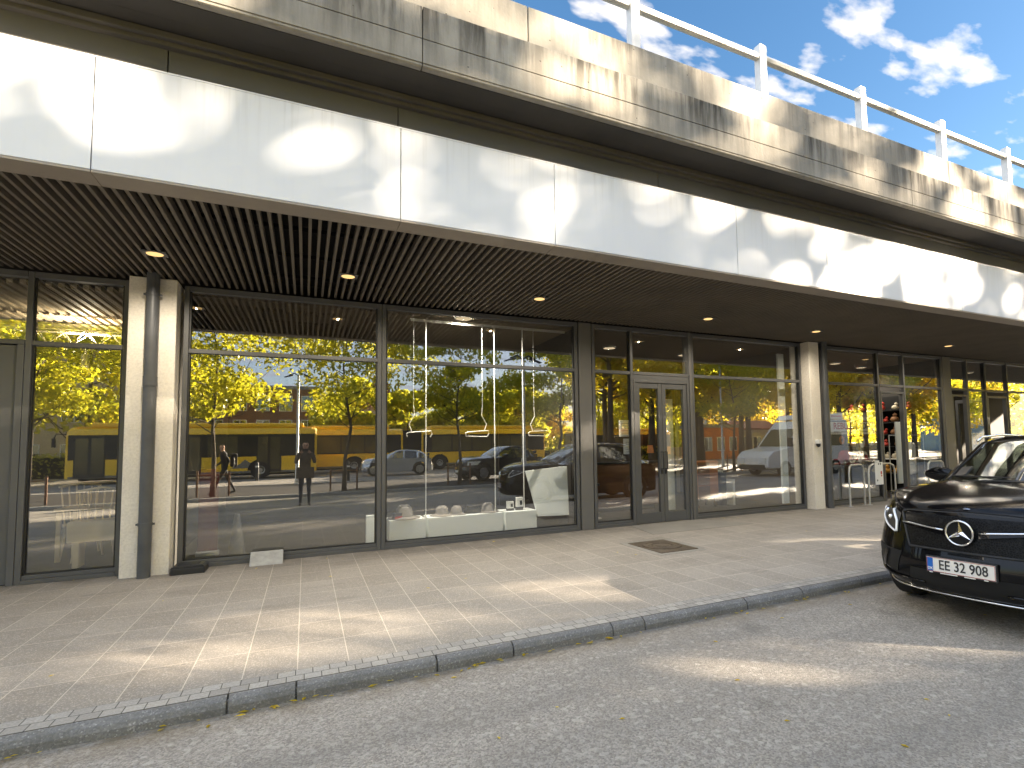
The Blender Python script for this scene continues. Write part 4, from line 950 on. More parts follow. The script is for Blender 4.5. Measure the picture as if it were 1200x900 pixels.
        for a0, a1 in ((2.62, 2.72), (3.52, 3.68)): m.grid([[sw(a0 * sc + 1.22 * (1 - sc), f), sw(a1 * sc + 1.22 * (1 - sc), f)] for f in (0, .25, .5, .75, 1)])
        m.grid([[sw(a, f) for f in (.90, 1.0)] for a in [1.5 + .12 * i for i in range(int((L - 1.9) / .12))]])
    roof = m.build('roof', paint, root, smooth=True, local=True, solid=.02, auto=50)
    # closing panels so that no light leaks: floor and firewall
    m = MB(); m.box(.5, L - .3, -.78 * W / .945, .78 * W / .945, .22, .30); m.box(.55, 1.25, -.6, .6, .3, .86 * H); m.build('underbody', MAT['black'], root, local=True)
    m = MB(); m.grid([[gi(t, u) for u in [v * .885 for v in gu]] for t in [0, .5, 1, 1.5, 2, 2.5, 3, 3.38]]); m.build('windscreen', MAT['carglass'], root, smooth=True, local=True)
    m = MB(); m.grid([[gi(t, u) for u in [v * .85 for v in gu]] for t in [8.28, 9, 10]]); m.build('rear_window', MAT['carglass'], root, smooth=True, local=True)
    for sgn in (-1, 1):
        m = MB(); m.grid([[(lambda p: (p[0], p[1] - sgn * .012, p[2]))(sw(a, f)) for f in (0, .3, .6, .92)] for a in [1.42 + .1 * i for i in range(int((L - 1.75) / .1))]]); m.build('side_window', MAT['carglass'], root, smooth=True, local=True)
    m = MB(); m.grid([[(G[0][0] - .03 + G[0][3] * u * u, u * .9 * W / .945, 1.165 * H - .10 * u * u), (G[0][0] + .28 + G[0][3] * u * u, u * .80, 1.10 * H - .06 * u * u)] for u in gu]); m.box(1.5, 2.0, -.7, .7, .75 * H, 1.04 * H); m.build('dashboard', MAT['dark'], root, local=True)
    for y in (-.37, .37):
        for a in (2.35, 3.2):
            m = MB(); m.box(a, a + .5, y - .24, y + .24, .45, .62); m.prism([(a + .42, .6), (a + .58, .6), (a + .72, 1.18 * H), (a + .62, 1.2 * H)], 'y', y - .23, y + .23); m.prism([(a + .62, 1.22 * H), (a + .72, 1.22 * H), (a + .74, 1.38 * H), (a + .65, 1.38 * H)], 'y', y - .12, y + .12); m.build('seat', MAT['dark'], root, local=True, bevel=.04)
    m = MB(); m.lathe([(.17 + .014 * math.cos(q), .014 * math.sin(q)) for q in [i * math.pi / 4 for i in range(9)]], (2.02, -.37, 1.02 * H), 20, axis='x'); m.box(2.0, 2.04, -.53, -.21, 1.0 * H, 1.04 * H); m.build('steering_wheel', MAT['dark'], root, local=True)
    # wheels
    for wc in wheels:
        for sgn in (-1, 1):
            y0 = sgn * (W - .23); y1 = sgn * (W - .02)
            m = MB(); yo = y1; yi = y0
            prof = [(RW - .14, yi), (RW - .03, yi), (RW, yi + sgn * .03), (RW, yo - sgn * .03), (RW - .03, yo), (RW - .12, yo - sgn * .008), (RW - .13, yo - sgn * .03)]
            m.lathe(prof, (wc, 0, RW), 36, axis='y'); tyre = m.build('wheel', MAT['rubber'], root, smooth=True, local=True, auto=40)
            m = MB(); m.lathe([(RW - .10, yo - sgn * .012), (RW - .125, yo - sgn * .03), (RW - .13, yo - sgn * .08), (.06, yo - sgn * .05), (.05, yo - sgn * .02), (0, yo - sgn * .015)], (wc, 0, RW), 30, axis='y')
            for q in range(5):
                a0 = q * 2 * math.pi / 5
                m.prism([(wc + r_ * math.cos(a0 + d_), RW + r_ * math.sin(a0 + d_)) for r_, d_ in ((.05, -.5), (RW - .12, -.13), (RW - .12, .13), (.05, .5))], 'y', min(yo - sgn * .02, yo - sgn * .05), max(yo - sgn * .02, yo - sgn * .05))
            rim = m.build('rim', MAT['alloy'], tyre, local=True)
    # mirrors
    for sgn in (-1, 1):
        m = MB(); c = Vector((1.95 * sc + 1.22 * (1 - sc), sgn * (W + .04), 1.18 * H))
        rows = []
        for i in range(7):
            f = i / 6; yy = c.y + sgn * (-.13 + .26 * f); r_ = .085 * (math.sin(math.pi * (.12 + .8 * f)) ** .5)
            rows.append([(c.x + .075 * math.cos(q) * (1.0 if math.cos(q) < 0 else .5), yy, c.z + r_ * math.sin(q)) for q in [k3 * math.pi / 6 for k3 in range(13)]])
        m.grid(rows); m.add(rows[0], [tuple(range(13))]); m.add(rows[-1], [tuple(range(13))[::-1]])
        m.prism([(c.x - .02, c.z - .07), (c.x + .05, c.z - .07), (c.x + .05, c.z - .1), (c.x - .02, c.z - .1)], 'y', min(c.y, sgn * (W - .06)), max(c.y, sgn * (W - .06)))
        m.build('mirror', paint, root, smooth=True, local=True, auto=50)
    # handles
    def patch(name, pts_y, pts_t, mat, off=.004, nn=8, rows_=6, parent=root, solid=.0):
        """quad patch with four corners (y,t): tl,tr,br,bl"""
        m = MB(); (y0, t0), (y1, t1), (y2, t2), (y3, t3) = [(a, b) for a, b in zip(pts_y, pts_t)]
        rws = []
        for i in range(rows_ + 1):
            f = i / rows_; r2 = []
            for j in range(nn + 1):
                g = j / nn
                y = (y0 + (y1 - y0) * g) * (1 - f) + (y3 + (y2 - y3) * g) * f; t = (t0 + (t1 - t0) * g) * (1 - f) + (t3 + (t2 - t3) * g) * f
                r2.append(tuple(S(y, t, off)))
            rws.append(r2)
        m.grid(rws); return m.build(name, mat, parent, smooth=True, local=True)
    def strip(name, pts, r_, mat, off=.004, parent=root, n_=6):
        m = MB(); pp = []
        for (ya, ta), (yb, tb) in zip(pts[:-1], pts[1:]):
            for q in range(n_): f = q / n_; pp.append(tuple(S(ya + (yb - ya) * f, ta + (tb - ta) * f, off)))
        pp.append(tuple(S(pts[-1][0], pts[-1][1], off))); m.tube(pp, r_, 8); return m.build(name, mat, parent, smooth=True, local=True)
    mesh = MAT['dark']
    k3 = W / .945
    if not detail:
        patch('grille', (-.5 * k3, .5 * k3, .45 * k3, -.45 * k3), (7.2, 7.2, 5.6, 5.6), mesh, .006)
        patch('lower_grille', (-.6 * k3, .6 * k3, .55 * k3, -.55 * k3), (3.6, 3.6, 2., 2.), mesh, .006)
        for sgn in (-1, 1):
            hl = patch('headlight', (sgn * .56 * k3, sgn * .90 * k3, sgn * .88 * k3, sgn * .58 * k3), (7.6, 8.0, 6.2, 6.0), MAT['paper'], .008)
        m = MB(); m.box(-.016, -.008, -.26, .26, .40 * H, .51 * H); m.build('number_plate', MAT['paper'], root, local=True)
        return root
    # ---- detailed front
    grmesh = NT('grille_mesh'); v = grmesh.coord(scale=(1, 1, 1)); vo = grmesh.n('ShaderNodeTexVoronoi', {'Vector': v, 'Scale': 55.}, feature='DISTANCE_TO_EDGE').outputs['Distance']
    grmesh.bsdf(grmesh.mix(grmesh.ramp(vo, [(.05, 1.), (.12, 0.)]), (.0006, .0006, .0006), (.014, .014, .014)), .35, 0, grmesh.bump(vo, .35, .006), 0, .12); mesh = grmesh.m
    gr = patch('grille', (-.50, .50, .42, -.42), (8.0, 8.0, 5.1, 5.1), mesh, .006, 20, 10)
    strip('grille_surround', [(-.42, 5.05), (-.515, 7.8), (-.48, 8.1), (0, 8.25), (.48, 8.1), (.515, 7.8), (.42, 5.05), (-.42, 5.05)], .010, MAT['dark'], .008)
    for sgn in (-1, 1):
        patch('grille_bar', (sgn * .13, sgn * .47, sgn * .47, sgn * .13), (6.78, 7.0, 6.75, 6.28), MAT['carpaint'], .03, 8, 2)
        strip('chrome_strip', [(sgn * .13, 6.62), (sgn * .475, 6.93)], .008, MAT['chrome'], .036)
        # headlight: dark housing, two white light bands, lens
        hl = patch('headlight', (sgn * .535, sgn * .80, sgn * .875, sgn * .56), (7.6, 9.0, 7.5, 5.9), MAT['dark'], .006, 10, 6)
        drl = plain('daylight_strip', (.85, .87, .9), .25, .3, .02, 3)
        strip('light_strip', [(sgn * .56, 6.05), (sgn * .565, 6.9), (sgn * .64, 8.0), (sgn * .80, 8.9)], .012, drl, .014, hl)
        strip('light_strip', [(sgn * .575, 6.05), (sgn * .67, 6.4), (sgn * .79, 7.0), (sgn * .85, 7.8)], .009, drl, .014, hl)
        for yy, tt in ((.66, 7.1), (.75, 7.6)):
            m = MB(); c = S(sgn * yy, tt, .012); m.lathe([(0, -.012), (.016, -.008), (.024, .01)], tuple(c), 14, axis='x'); m.build('lens', MAT['chrome'], hl, local=True, smooth=True)
        # bumper intakes with a fin
        it = patch('side_intake', (sgn * .50, sgn * .90, sgn * .88, sgn * .56), (4.3, 4.6, 2.6, 2.3), MAT['black'], .005, 8, 6)
        patch('intake_fin', (sgn * .62, sgn * .66, sgn * .74, sgn * .70), (4.3, 4.3, 2.5, 2.5), paint, .022, 3, 6)
        strip('bumper_edge', [(sgn * .30, 1.9), (sgn * .6, 1.95), (sgn * .86, 2.2), (sgn * .91, 3.0)], .012, paint, .01)
    patch('lower_intake', (-.42, .42, .45, -.45), (2.95, 2.95, 1.2, 1.2), MAT['black'], .004, 14, 4)
    strip('chrome_lip', [(-.84, 1.0), (-.5, .85), (0, .8), (.5, .85), (.84, 1.0)], .009, MAT['chrome'], .012)
    # emblem in the grille
    c = S(0, 6.62, .0); ex = c.x - .055
    em = MB(); em.lathe([(.100 + .0085 * math.cos(q), .0085 * math.sin(q)) for q in [i * math.pi / 4 for i in range(9)]], (ex, 0, c.z), 40, axis='x'); emb = em.build('emblem', MAT['chrome'], root, smooth=True, local=True)
    m = MB(); m.lathe([(.0, .012), (.098, .012)], (ex, 0, c.z), 40, axis='x'); m.build('backplate', MAT['black'], emb, local=True)
    m = MB()
    for q in range(3):
        a0 = math.pi / 2 + q * 2 * math.pi / 3
        tip = (ex - .004, .098 * math.cos(a0), c.z + .098 * math.sin(a0))
        l_ = (ex + .006, .026 * math.cos(a0 + math.pi / 3), c.z + .026 * math.sin(a0 + math.pi / 3)); r_ = (ex + .006, .026 * math.cos(a0 - math.pi / 3), c.z + .026 * math.sin(a0 - math.pi / 3)); top = (ex - .016, 0, c.z)
        m.add([tip, l_, r_, top], [(0, 1, 3), (0, 3, 2), (0, 2, 1)])
    m.build('star', MAT['chrome'], emb, local=True)
    m = MB(); m.box(c.x - .05, c.x + .02, -.03, .03, c.z - .03, c.z + .03); m.build('emblem_mount', MAT['black'], root, local=True)
    # bonnet badge
    b = S(0, 8.75, .004); m = MB(); m.lathe([(0, .006), (.026, .004), (.03, 0)], tuple(b), 20); bd = m.build('bonnet_badge', MAT['chrome'], root, local=True, smooth=True)
    m = MB(); m.lathe([(0, .008), (.018, .007)], tuple(b), 16); m.build('badge_centre', plain('badge_blue', (.05, .08, .2), .3), bd, local=True)
    # shut lines
    for sgn in (-1, 1): strip('bonnet_gap', [(sgn * .53, 8.12), (sgn * .64, 8.8), (sgn * .80, 10), (sgn * .845, 11.5), (sgn * .85, 13)], .0045, MAT['black'], .0005, n_=10)
    strip('bonnet_front_gap', [(-.53, 8.12), (-.3, 8.34), (0, 8.4), (.3, 8.34), (.53, 8.12)], .0045, MAT['black'], .0005, n_=8)
    # wipers and cowl
    m = MB(); m.grid([[(1.19 + G[0][3] * u * u, u * .82, 1.171 - .10 * abs(u) ** 2.4), (1.27 + G[0][3] * u * u, u * .80, 1.188 - .10 * abs(u) ** 2.4)] for u in gu]); m.build('cowl', MAT['black'], root, local=True, solid=.01)
    for y0_, y1_ in ((.05, .62), (-.6, -.03)):
        m = MB(); m.tube([(1.25 + .2 * y0_ * y0_, y0_, 1.205), (1.32 + .22 * y1_ * y1_, y1_, 1.20)], .009, 6); m.build('wiper', MAT['dark'], root, local=True)
    # roof rails
    for sgn in (-1, 1):
        m = MB(); m.tube([(2.15, sgn * .655, 1.56), (2.3, sgn * .66, 1.605), (2.8, sgn * .655, 1.63), (3.4, sgn * .64, 1.61), (3.7, sgn * .63, 1.56)], .014, 8); m.build('roof_rail', MAT['chrome'], root, smooth=True, local=True)
    # parking disc on the screen
    m = MB(); p = gi(.75, .70); q = gi(1.25, .60); m.add([gi(.45, .82), gi(.45, .66), gi(.95, .66), gi(.95, .82)], [(0, 1, 2, 3)]); dsk = m.build('parking_disc', MAT['dark'], root, local=True, solid=.01)
    # number plate
    pz0, pz1, pxx = .465, .585, -.012
    m = MB(); m.box(pxx, pxx + .03, -.262, .262, pz0 - .012, pz1 + .010); npz = m.build('number_plate', MAT['dark'], root, local=True, bevel=.004)
    m = MB(); m.box(pxx - .004, pxx - .001, -.252, .252, pz0, pz1); pl = m.build('plate_face', plain('plate_white', (.78, .76, .72), .45, 0, .03, 6), npz, local=True, bevel=.001)
    rb = plain('plate_rim_red', (.45, .12, .10), .5)
    m = MB(); m.box(pxx - .0062, pxx - .004, -.250, .250, pz1 - .005, pz1 - .0015); m.box(pxx - .0062, pxx - .004, -.250, .250, pz0 + .0015, pz0 + .005); m.box(pxx - .0062, pxx - .004, -.2505, -.247, pz0 + .0052, pz1 - .0052); m.box(pxx - .0062, pxx - .004, .247, .2505, pz0 + .0052, pz1 - .0052); m.build('plate_border', rb, npz, local=True)
    m = MB(); m.box(pxx - .0068, pxx - .004, .203, .246, pz0 + .006, pz1 - .006); m.build('country_band', plain('eu_blue', (.01, .13, .52), .5), npz, local=True)
    # text faces -x ; viewer sees +y on the left
    base = Matrix(((0, 0, -1, pxx - .0062), (-1, 0, 0, 0), (0, 1, 0, 0), (0, 0, 0, 1)))
    text_mesh('plate_lettering', 'EE 32 908', .108, MAT['dark'], Matrix.Translation((0, -.022, (pz0 + pz1) / 2)) @ base @ Matrix.Diagonal((.83, 1.03, 1, 1)), npz, bold=.0012)
    text_mesh('country_letters', 'DK', .030, MAT['paper'], Matrix.Translation((-.0022, .2245, pz0 + .026)) @ base, npz, bold=.0006)
    wht = MB()
    for y0_, y1_ in ((.21, .235), (.02, .15), (-.11, -.03), (-.2, -.17)): wht.box(pxx - .003, pxx - .0005, y0_, y1_, pz0 - .0105, pz0 - .003)
    wht.build('frame_lettering', MAT['paper'], npz, local=True)
    return root
CAR_LOC, CAR_RZ = (4.86, 2.70, -.1), R(6.0)
build_car('parked_car', CAR_LOC, CAR_RZ, 'black car with a round star emblem and plate EE 32 908 parked at the kerb', MAT['carpaint'])
# ================================================================== THE PLAZA BEHIND THE CAMERA (seen in the glass)
RATIO = TO_SUN.z / abs(TO_SUN.y); SHX = TO_SUN.x / abs(TO_SUN.y)
def fb(x, z, f, s):
    return noise.noise((x * f + s, z * f - s, s * .37)) + .45 * noise.noise((x * f * 2.1 - s, z * f * 2.1 + s, s))
def keep(p):
    """crown gaps: leaves standing in the paths of the sunbeams that reach the canopy, the concrete and the pavement are thinned"""
    y = p[1]; dy = 5.41 - y
    if dy < 3: return True
    X = p[0] - SHX * dy; Z = p[2] - RATIO * dy
    if X < -9 or X > 24: return True
    def thin(v, lo, hi):   # soft gaps: the further above lo, the fewer leaves
        f = max(0., min(1., (v - lo) / (hi - lo))); f = f * f * (3 - 2 * f)
        return _rk.random() > f * .97
    if 3.55 < Z < 4.78: return thin(fb(X, Z * .85, 2.7, 3.1) - .3 * noise.noise((X * .5, 7., Z * .6)), -.10 + max(0, min(.2, (X - 5) * .04)), .10 + max(0, min(.2, (X - 5) * .04)))
    if 4.78 <= Z < 5.68: return thin(fb(X, Z * .7, 1.6, 8.3), -.42, -.05)
    if 5.68 <= Z < 7.6: return thin(fb(X + .6 * Z, Z * .5, 1.5, 5.7), -.45, -.08)
    if Z >= 7.6: return True
    Yg = 5.41 + Z / RATIO
    if -.55 < Z < .35:
        c = 5.14 + .16 * math.sin(X * 1.9 + .6)
        if abs(Yg - c) < .75 and not thin(noise.noise((X * .8 + 1.3, 2.2, 0)) - .8 * max(0, abs(Yg - c) - .42), -.36, -.08): return False
    Xg = X + SHX * (5.41 - Yg)
    if 1.0 < Yg < 4.2 and 1.6 < Xg < 8:
        q = abs(Yg - 2.72 - .10 * (4.2 - Xg)) + .4 * noise.noise((Xg * .9, 4.1, Yg * 1.5)) + max(0, 2.6 - Xg) * .6
        if not thin(-q, -.75, -.35): return False
    if -3.2 < Yg < .6: return thin(fb(Xg * .3, Yg * 1.6, 1., 6.), .05, .3)
    return True
_rk = random.Random(99)
def leaf_mesh(name, pts, size, mat, parent, seed, off):
    r = np.random.default_rng(seed); P = np.array([p for p in pts if keep(p)], float); n = len(P)
    if n == 0: return None
    a = r.normal(size=(n, 3)); a /= np.linalg.norm(a, axis=1)[:, None]
    b = np.cross(a, r.normal(size=(n, 3))); b /= np.linalg.norm(b, axis=1)[:, None]
    s = size * r.uniform(.65, 1.35, n)[:, None]; c = np.cross(a, b)
    V = np.stack([P - a * s, P - b * s * .55 + c * s * .18, P + a * s, P + b * s * .55 + c * s * .18], 1).reshape(-1, 3) - np.array(off)
    me = bpy.data.meshes.new(name); me.vertices.add(4 * n); me.vertices.foreach_set('co', V.astype(np.float32).ravel())
    me.loops.add(4 * n); me.loops.foreach_set('vertex_index', np.arange(4 * n, dtype=np.int32))
    me.polygons.add(n); me.polygons.foreach_set('loop_start', np.arange(0, 4 * n, 4, dtype=np.int32)); me.polygons.foreach_set('loop_total', np.full(n, 4, dtype=np.int32))
    me.materials.append(mat); me.update(calc_edges=True); me.validate()
    o = bpy.data.objects.new(name, me); COL.objects.link(o); o.parent = parent; return o
def tree(name, x, y, z0, h, crown, r_trunk, nleaf, size, mat, label, group, seed, clumps=26, open_=.0):
    """crown = (z bottom, rx, ry)"""
    rd = random.Random(seed); g = np.random.default_rng(seed)
    root = empty(name, (x, y, z0), 0, label, 'tree', group)
    zb, rx, ry = crown; zc = (zb + h) / 2; rz_ = (h - zb) / 2
    m = MB(); top = h * .86
    tp = [(0, 0, -.05)] + [(rd.gauss(0, .03) * i, rd.gauss(0, .03) * i, top * i / 6) for i in range(1, 7)]
    m.tube(tp, [r_trunk * 1.25] + [r_trunk * (1 - .88 * i / 6) for i in range(1, 7)], 9)
    cl = []
    for i in range(clumps):
        th = rd.uniform(0, 2 * math.pi); v = rd.uniform(-.92, .97); q = math.sqrt(max(0, 1 - v * v)) * rd.uniform(.45, 1.0)
        egg = 1.12 - .30 * v
        cl.append((rx * q * egg * math.cos(th), ry * q * egg * math.sin(th), zc + rz_ * v * rd.uniform(.85, 1.05)))
    for c in cl:
        zt = max(zb * .75, c[2] - rd.uniform(.5, 1.1) * (abs(c[0]) + abs(c[1])) * .75); zt = min(zt, top * .95)
        f = zt / top * 6; i = min(5, int(f)); a, b = Vector(tp[i]) if i else Vector((0, 0, 0)), Vector(tp[i + 1]); s = a + (b - a) * (f - i)
        e = Vector(c); mid = s * .5 + e * .5 + Vector((0, 0, -.12 * (e - s).length))
        r0 = r_trunk * .34 * (1 - .6 * zt / top)
        m.tube([s, mid, e], [r0, r0 * .6, r0 * .18], 5)
    m.build('trunk', MAT['bark'], root, local=True, smooth=True)
    per = max(1, nleaf // clumps); pts = []
    for c in cl:
        cr_ = rd.uniform(.26, .46) * min(rx, rz_) * 1.0
        q = g.normal(size=(per, 3)); q /= np.linalg.norm(q, axis=1)[:, None]; q *= (g.uniform(.05, 1, per) ** .45)[:, None] * cr_ * np.array([1.15, 1.15, .75])
        pts += [(c[0] + a + x, c[1] + b + y, c[2] + d + z0) for a, b, d in q]
    o = leaf_mesh('crown', pts, size, mat, root, seed, (x, y, z0))
    return root
YG, GR, GO = MAT['leaf_yellow'], MAT['leaf_green'], MAT['leaf_gold']
# the row of young trees on the near edge of the plaza
grp = 'young trees in a row on the plaza'
row = [(-7.4, 7.6, 2.0, YG, 'young yellow green tree at the left end of the plaza row'), (-2.75, 8.2, 2.15, GR, 'young darker green tree mirrored just right of the drainpipe pillar'), (1.28, 8.0, 2.1, YG, 'young yellow green tree with stakes mirrored above the photographer'),
       (5.55, 6.2, 1.7, YG, 'shortest young tree with an open crown mirrored above the middle hanger'), (9.9, 6.7, 1.75, YG, 'young yellow tree mirrored at the right end of the display window'), (15.2, 7.2, 1.9, GO, 'young golden tree mirrored left of the double glass doors'), (20.0, 7.4, 1.9, YG, 'young yellow green tree mirrored in the window with the orange cabinet'), (25.2, 7.6, 2.0, GO, 'young golden tree at the right end of the plaza row')]
for i, (x, h, r_, mt, l) in enumerate(row):
    tree('young_tree', x, -4.5 + .1 * (i % 3), .0, h, (2.75, r_, r_ * .95), .075, 8200, .080, mt, l, grp, 20 + i, 30)
    st = empty('tree_stakes', (x, -4.5, 0), 0, ['wooden stakes around the trunk of the ' + l.split(' mirrored')[0].split(' at the')[0].split(' with')[0] + s for s in (', left end of the row', ', second from the left', ', third from the left', ', fourth from the left', ', fifth from the left', ', sixth from the left', ', second from the right end', ', right end of the row')][i], 'tree stakes', 'stakes around the young trees')
    for sx in (-.45, .45):
        m = MB(); m.tube([(sx, 0, -.02), (sx, 0, .85)], .035, 6); m.build('stake', MAT['wood'], st, local=True)
    m = MB(); m.tube([(-.45, 0, .72), (.45, 0, .72)], .02, 6); m.build('crossbar', MAT['wood'], st, local=True)
# tall trees to the right, towards the sun
big = [(16.3, -10.9, 17.4, GO), (19.8, -11.6, 18., YG), (23.0, -10.8, 17.6, GO), (27.7, -11.4, 18.2, YG), (32.4, -11.0, 17.6, GO), (37.0, -11.3, 18., GO), (41.5, -11, 17.6, YG), (46.2, -11.3, 17.8, GO),
       (18.2, -14.8, 17.0, YG), (22.0, -15.0, 17.6, GO), (25.6, -14.5, 17.2, GR), (30.4, -15.0, 18.0, YG), (35.1, -14.7, 17.4, GO), (39.9, -15, 17.6, YG), (44.7, -14.7, 17.5, GO), (49.5, -15, 17.6, YG)]
side = ['first', 'second', 'third', 'fourth', 'fifth', 'sixth', 'seventh', 'eighth']
for i, (x, y, h, mt) in enumerate(big):
    kind = {id(GO): 'golden', id(YG): 'yellow green', id(GR): 'dark green'}[id(mt)]
    tree('plane_tree', x, y, -.1, h, (3.9, 3.0, 2.5), .22, 15000, .18, mt, f'tall {kind} tree, {side[i % 8]} from the left in the {"front" if i < 8 else "back"} row towards the sun', 'tall trees towards the sun', 60 + i, 44)
# background trees
EXTRA = [(50, -11, 15, YG, 4), (59, -16, 15, GO, 4.4), (70, -12, 15, GO, 4.6), (82, -17, 16, YG, 5), (98, -13, 16, GO, 5.4), (116, -18, 17, GO, 6), (17.5, -39, 7.2, YG, 3.6), (23, -40, 7.6, GO, 3.8), (11, -40, 6.6, YG, 3.4), (130, -30, 17, YG, 7), (104, -38, 15, GO, 6)]
for i, (x, y, h, mt, r_) in enumerate([(-11.6, -24.5, 11.5, YG, 3.6), (-17.8, -27, 12, YG, 3.8), (-8.2, -30.5, 9.5, GR, 3.0), (3.0, -31, 7.2, YG, 3.0), (8.2, -33, 6.4, YG, 3.0), (13.5, -31, 6.6, YG, 3.2), (19.5, -34, 7.4, YG, 3.4), (27.5, -33, 11.5, YG, 4.0), (36.0, -36, 12.0, YG, 4.2), (47, -34, 12.5, GO, 4.4), (57, -30, 13, GO, 4.6), (67, -33, 13, YG, 4.8), (78, -28, 13, GO, 4.8), (90, -34, 14, YG, 5), (-27, -30, 12, GR, 4)] + EXTRA):
    tree('background_tree', x, y, -.1, h, (2.6, r_, r_), .17, 5200, .20, mt, '%s tree, %s from the left in the far row behind the buses' % ({id(GO): 'golden', id(YG): 'yellow green', id(GR): 'dark green'}[id(mt)], ['second', 'first', 'third', 'fourth', 'fifth', 'sixth', 'seventh', 'eighth', 'ninth', 'tenth', 'eleventh', 'twelfth', 'thirteenth', 'fourteenth', 'outermost'][i]) if i < 14 else '%s tree, %s' % ({id(GO): 'golden', id(YG): 'yellow green', id(GR): 'dark green'}[id(mt)], ['near the right end of the tall tree rows, first beyond them', 'second beyond the right end of the tall rows', 'third beyond the right end of the tall rows', 'fourth beyond the right end of the tall rows', 'fifth beyond the right end of the tall rows', 'last beyond the right end of the tall rows', 'mirrored far behind the right end of the long bus', 'far behind the hedge right of the long bus', 'small one far behind the middle of the long bus', 'outermost one at the far right of the view', 'behind the blue clad hall'][i - 15]) if i > 14 else 'dark green tree standing apart at the far left behind the buses', 'trees behind the buses', 200 + i, 30)

g = np.random.default_rng(77); pts = []
for i in range(26000):
    a = g.uniform(0, 1); X = -70 + 300 * a; Y = -62 - 6 * math.sin(X * .21) if X < 70 else -62 + (X - 70) * .42
    hh = (4.2 + 1.3 * math.sin(X * .37) + .9 * math.sin(X * .91)) if X < 42 else (10.5 + 2 * math.sin(X * .3) + 1.5 * math.sin(X * .83))
    pts.append((X, Y + g.uniform(-2.2, 2.2), hh * g.uniform(0, 1) ** .8))
fw = empty('far_trees', (0, -62, 0), 0); o = leaf_mesh('far_trees', pts, .55, GR, None, 77, (0, 0, 0)); bpy.data.objects.remove(fw)
tag(o, 'low band of far trees behind everything on the plaza', 'trees', kind='stuff')
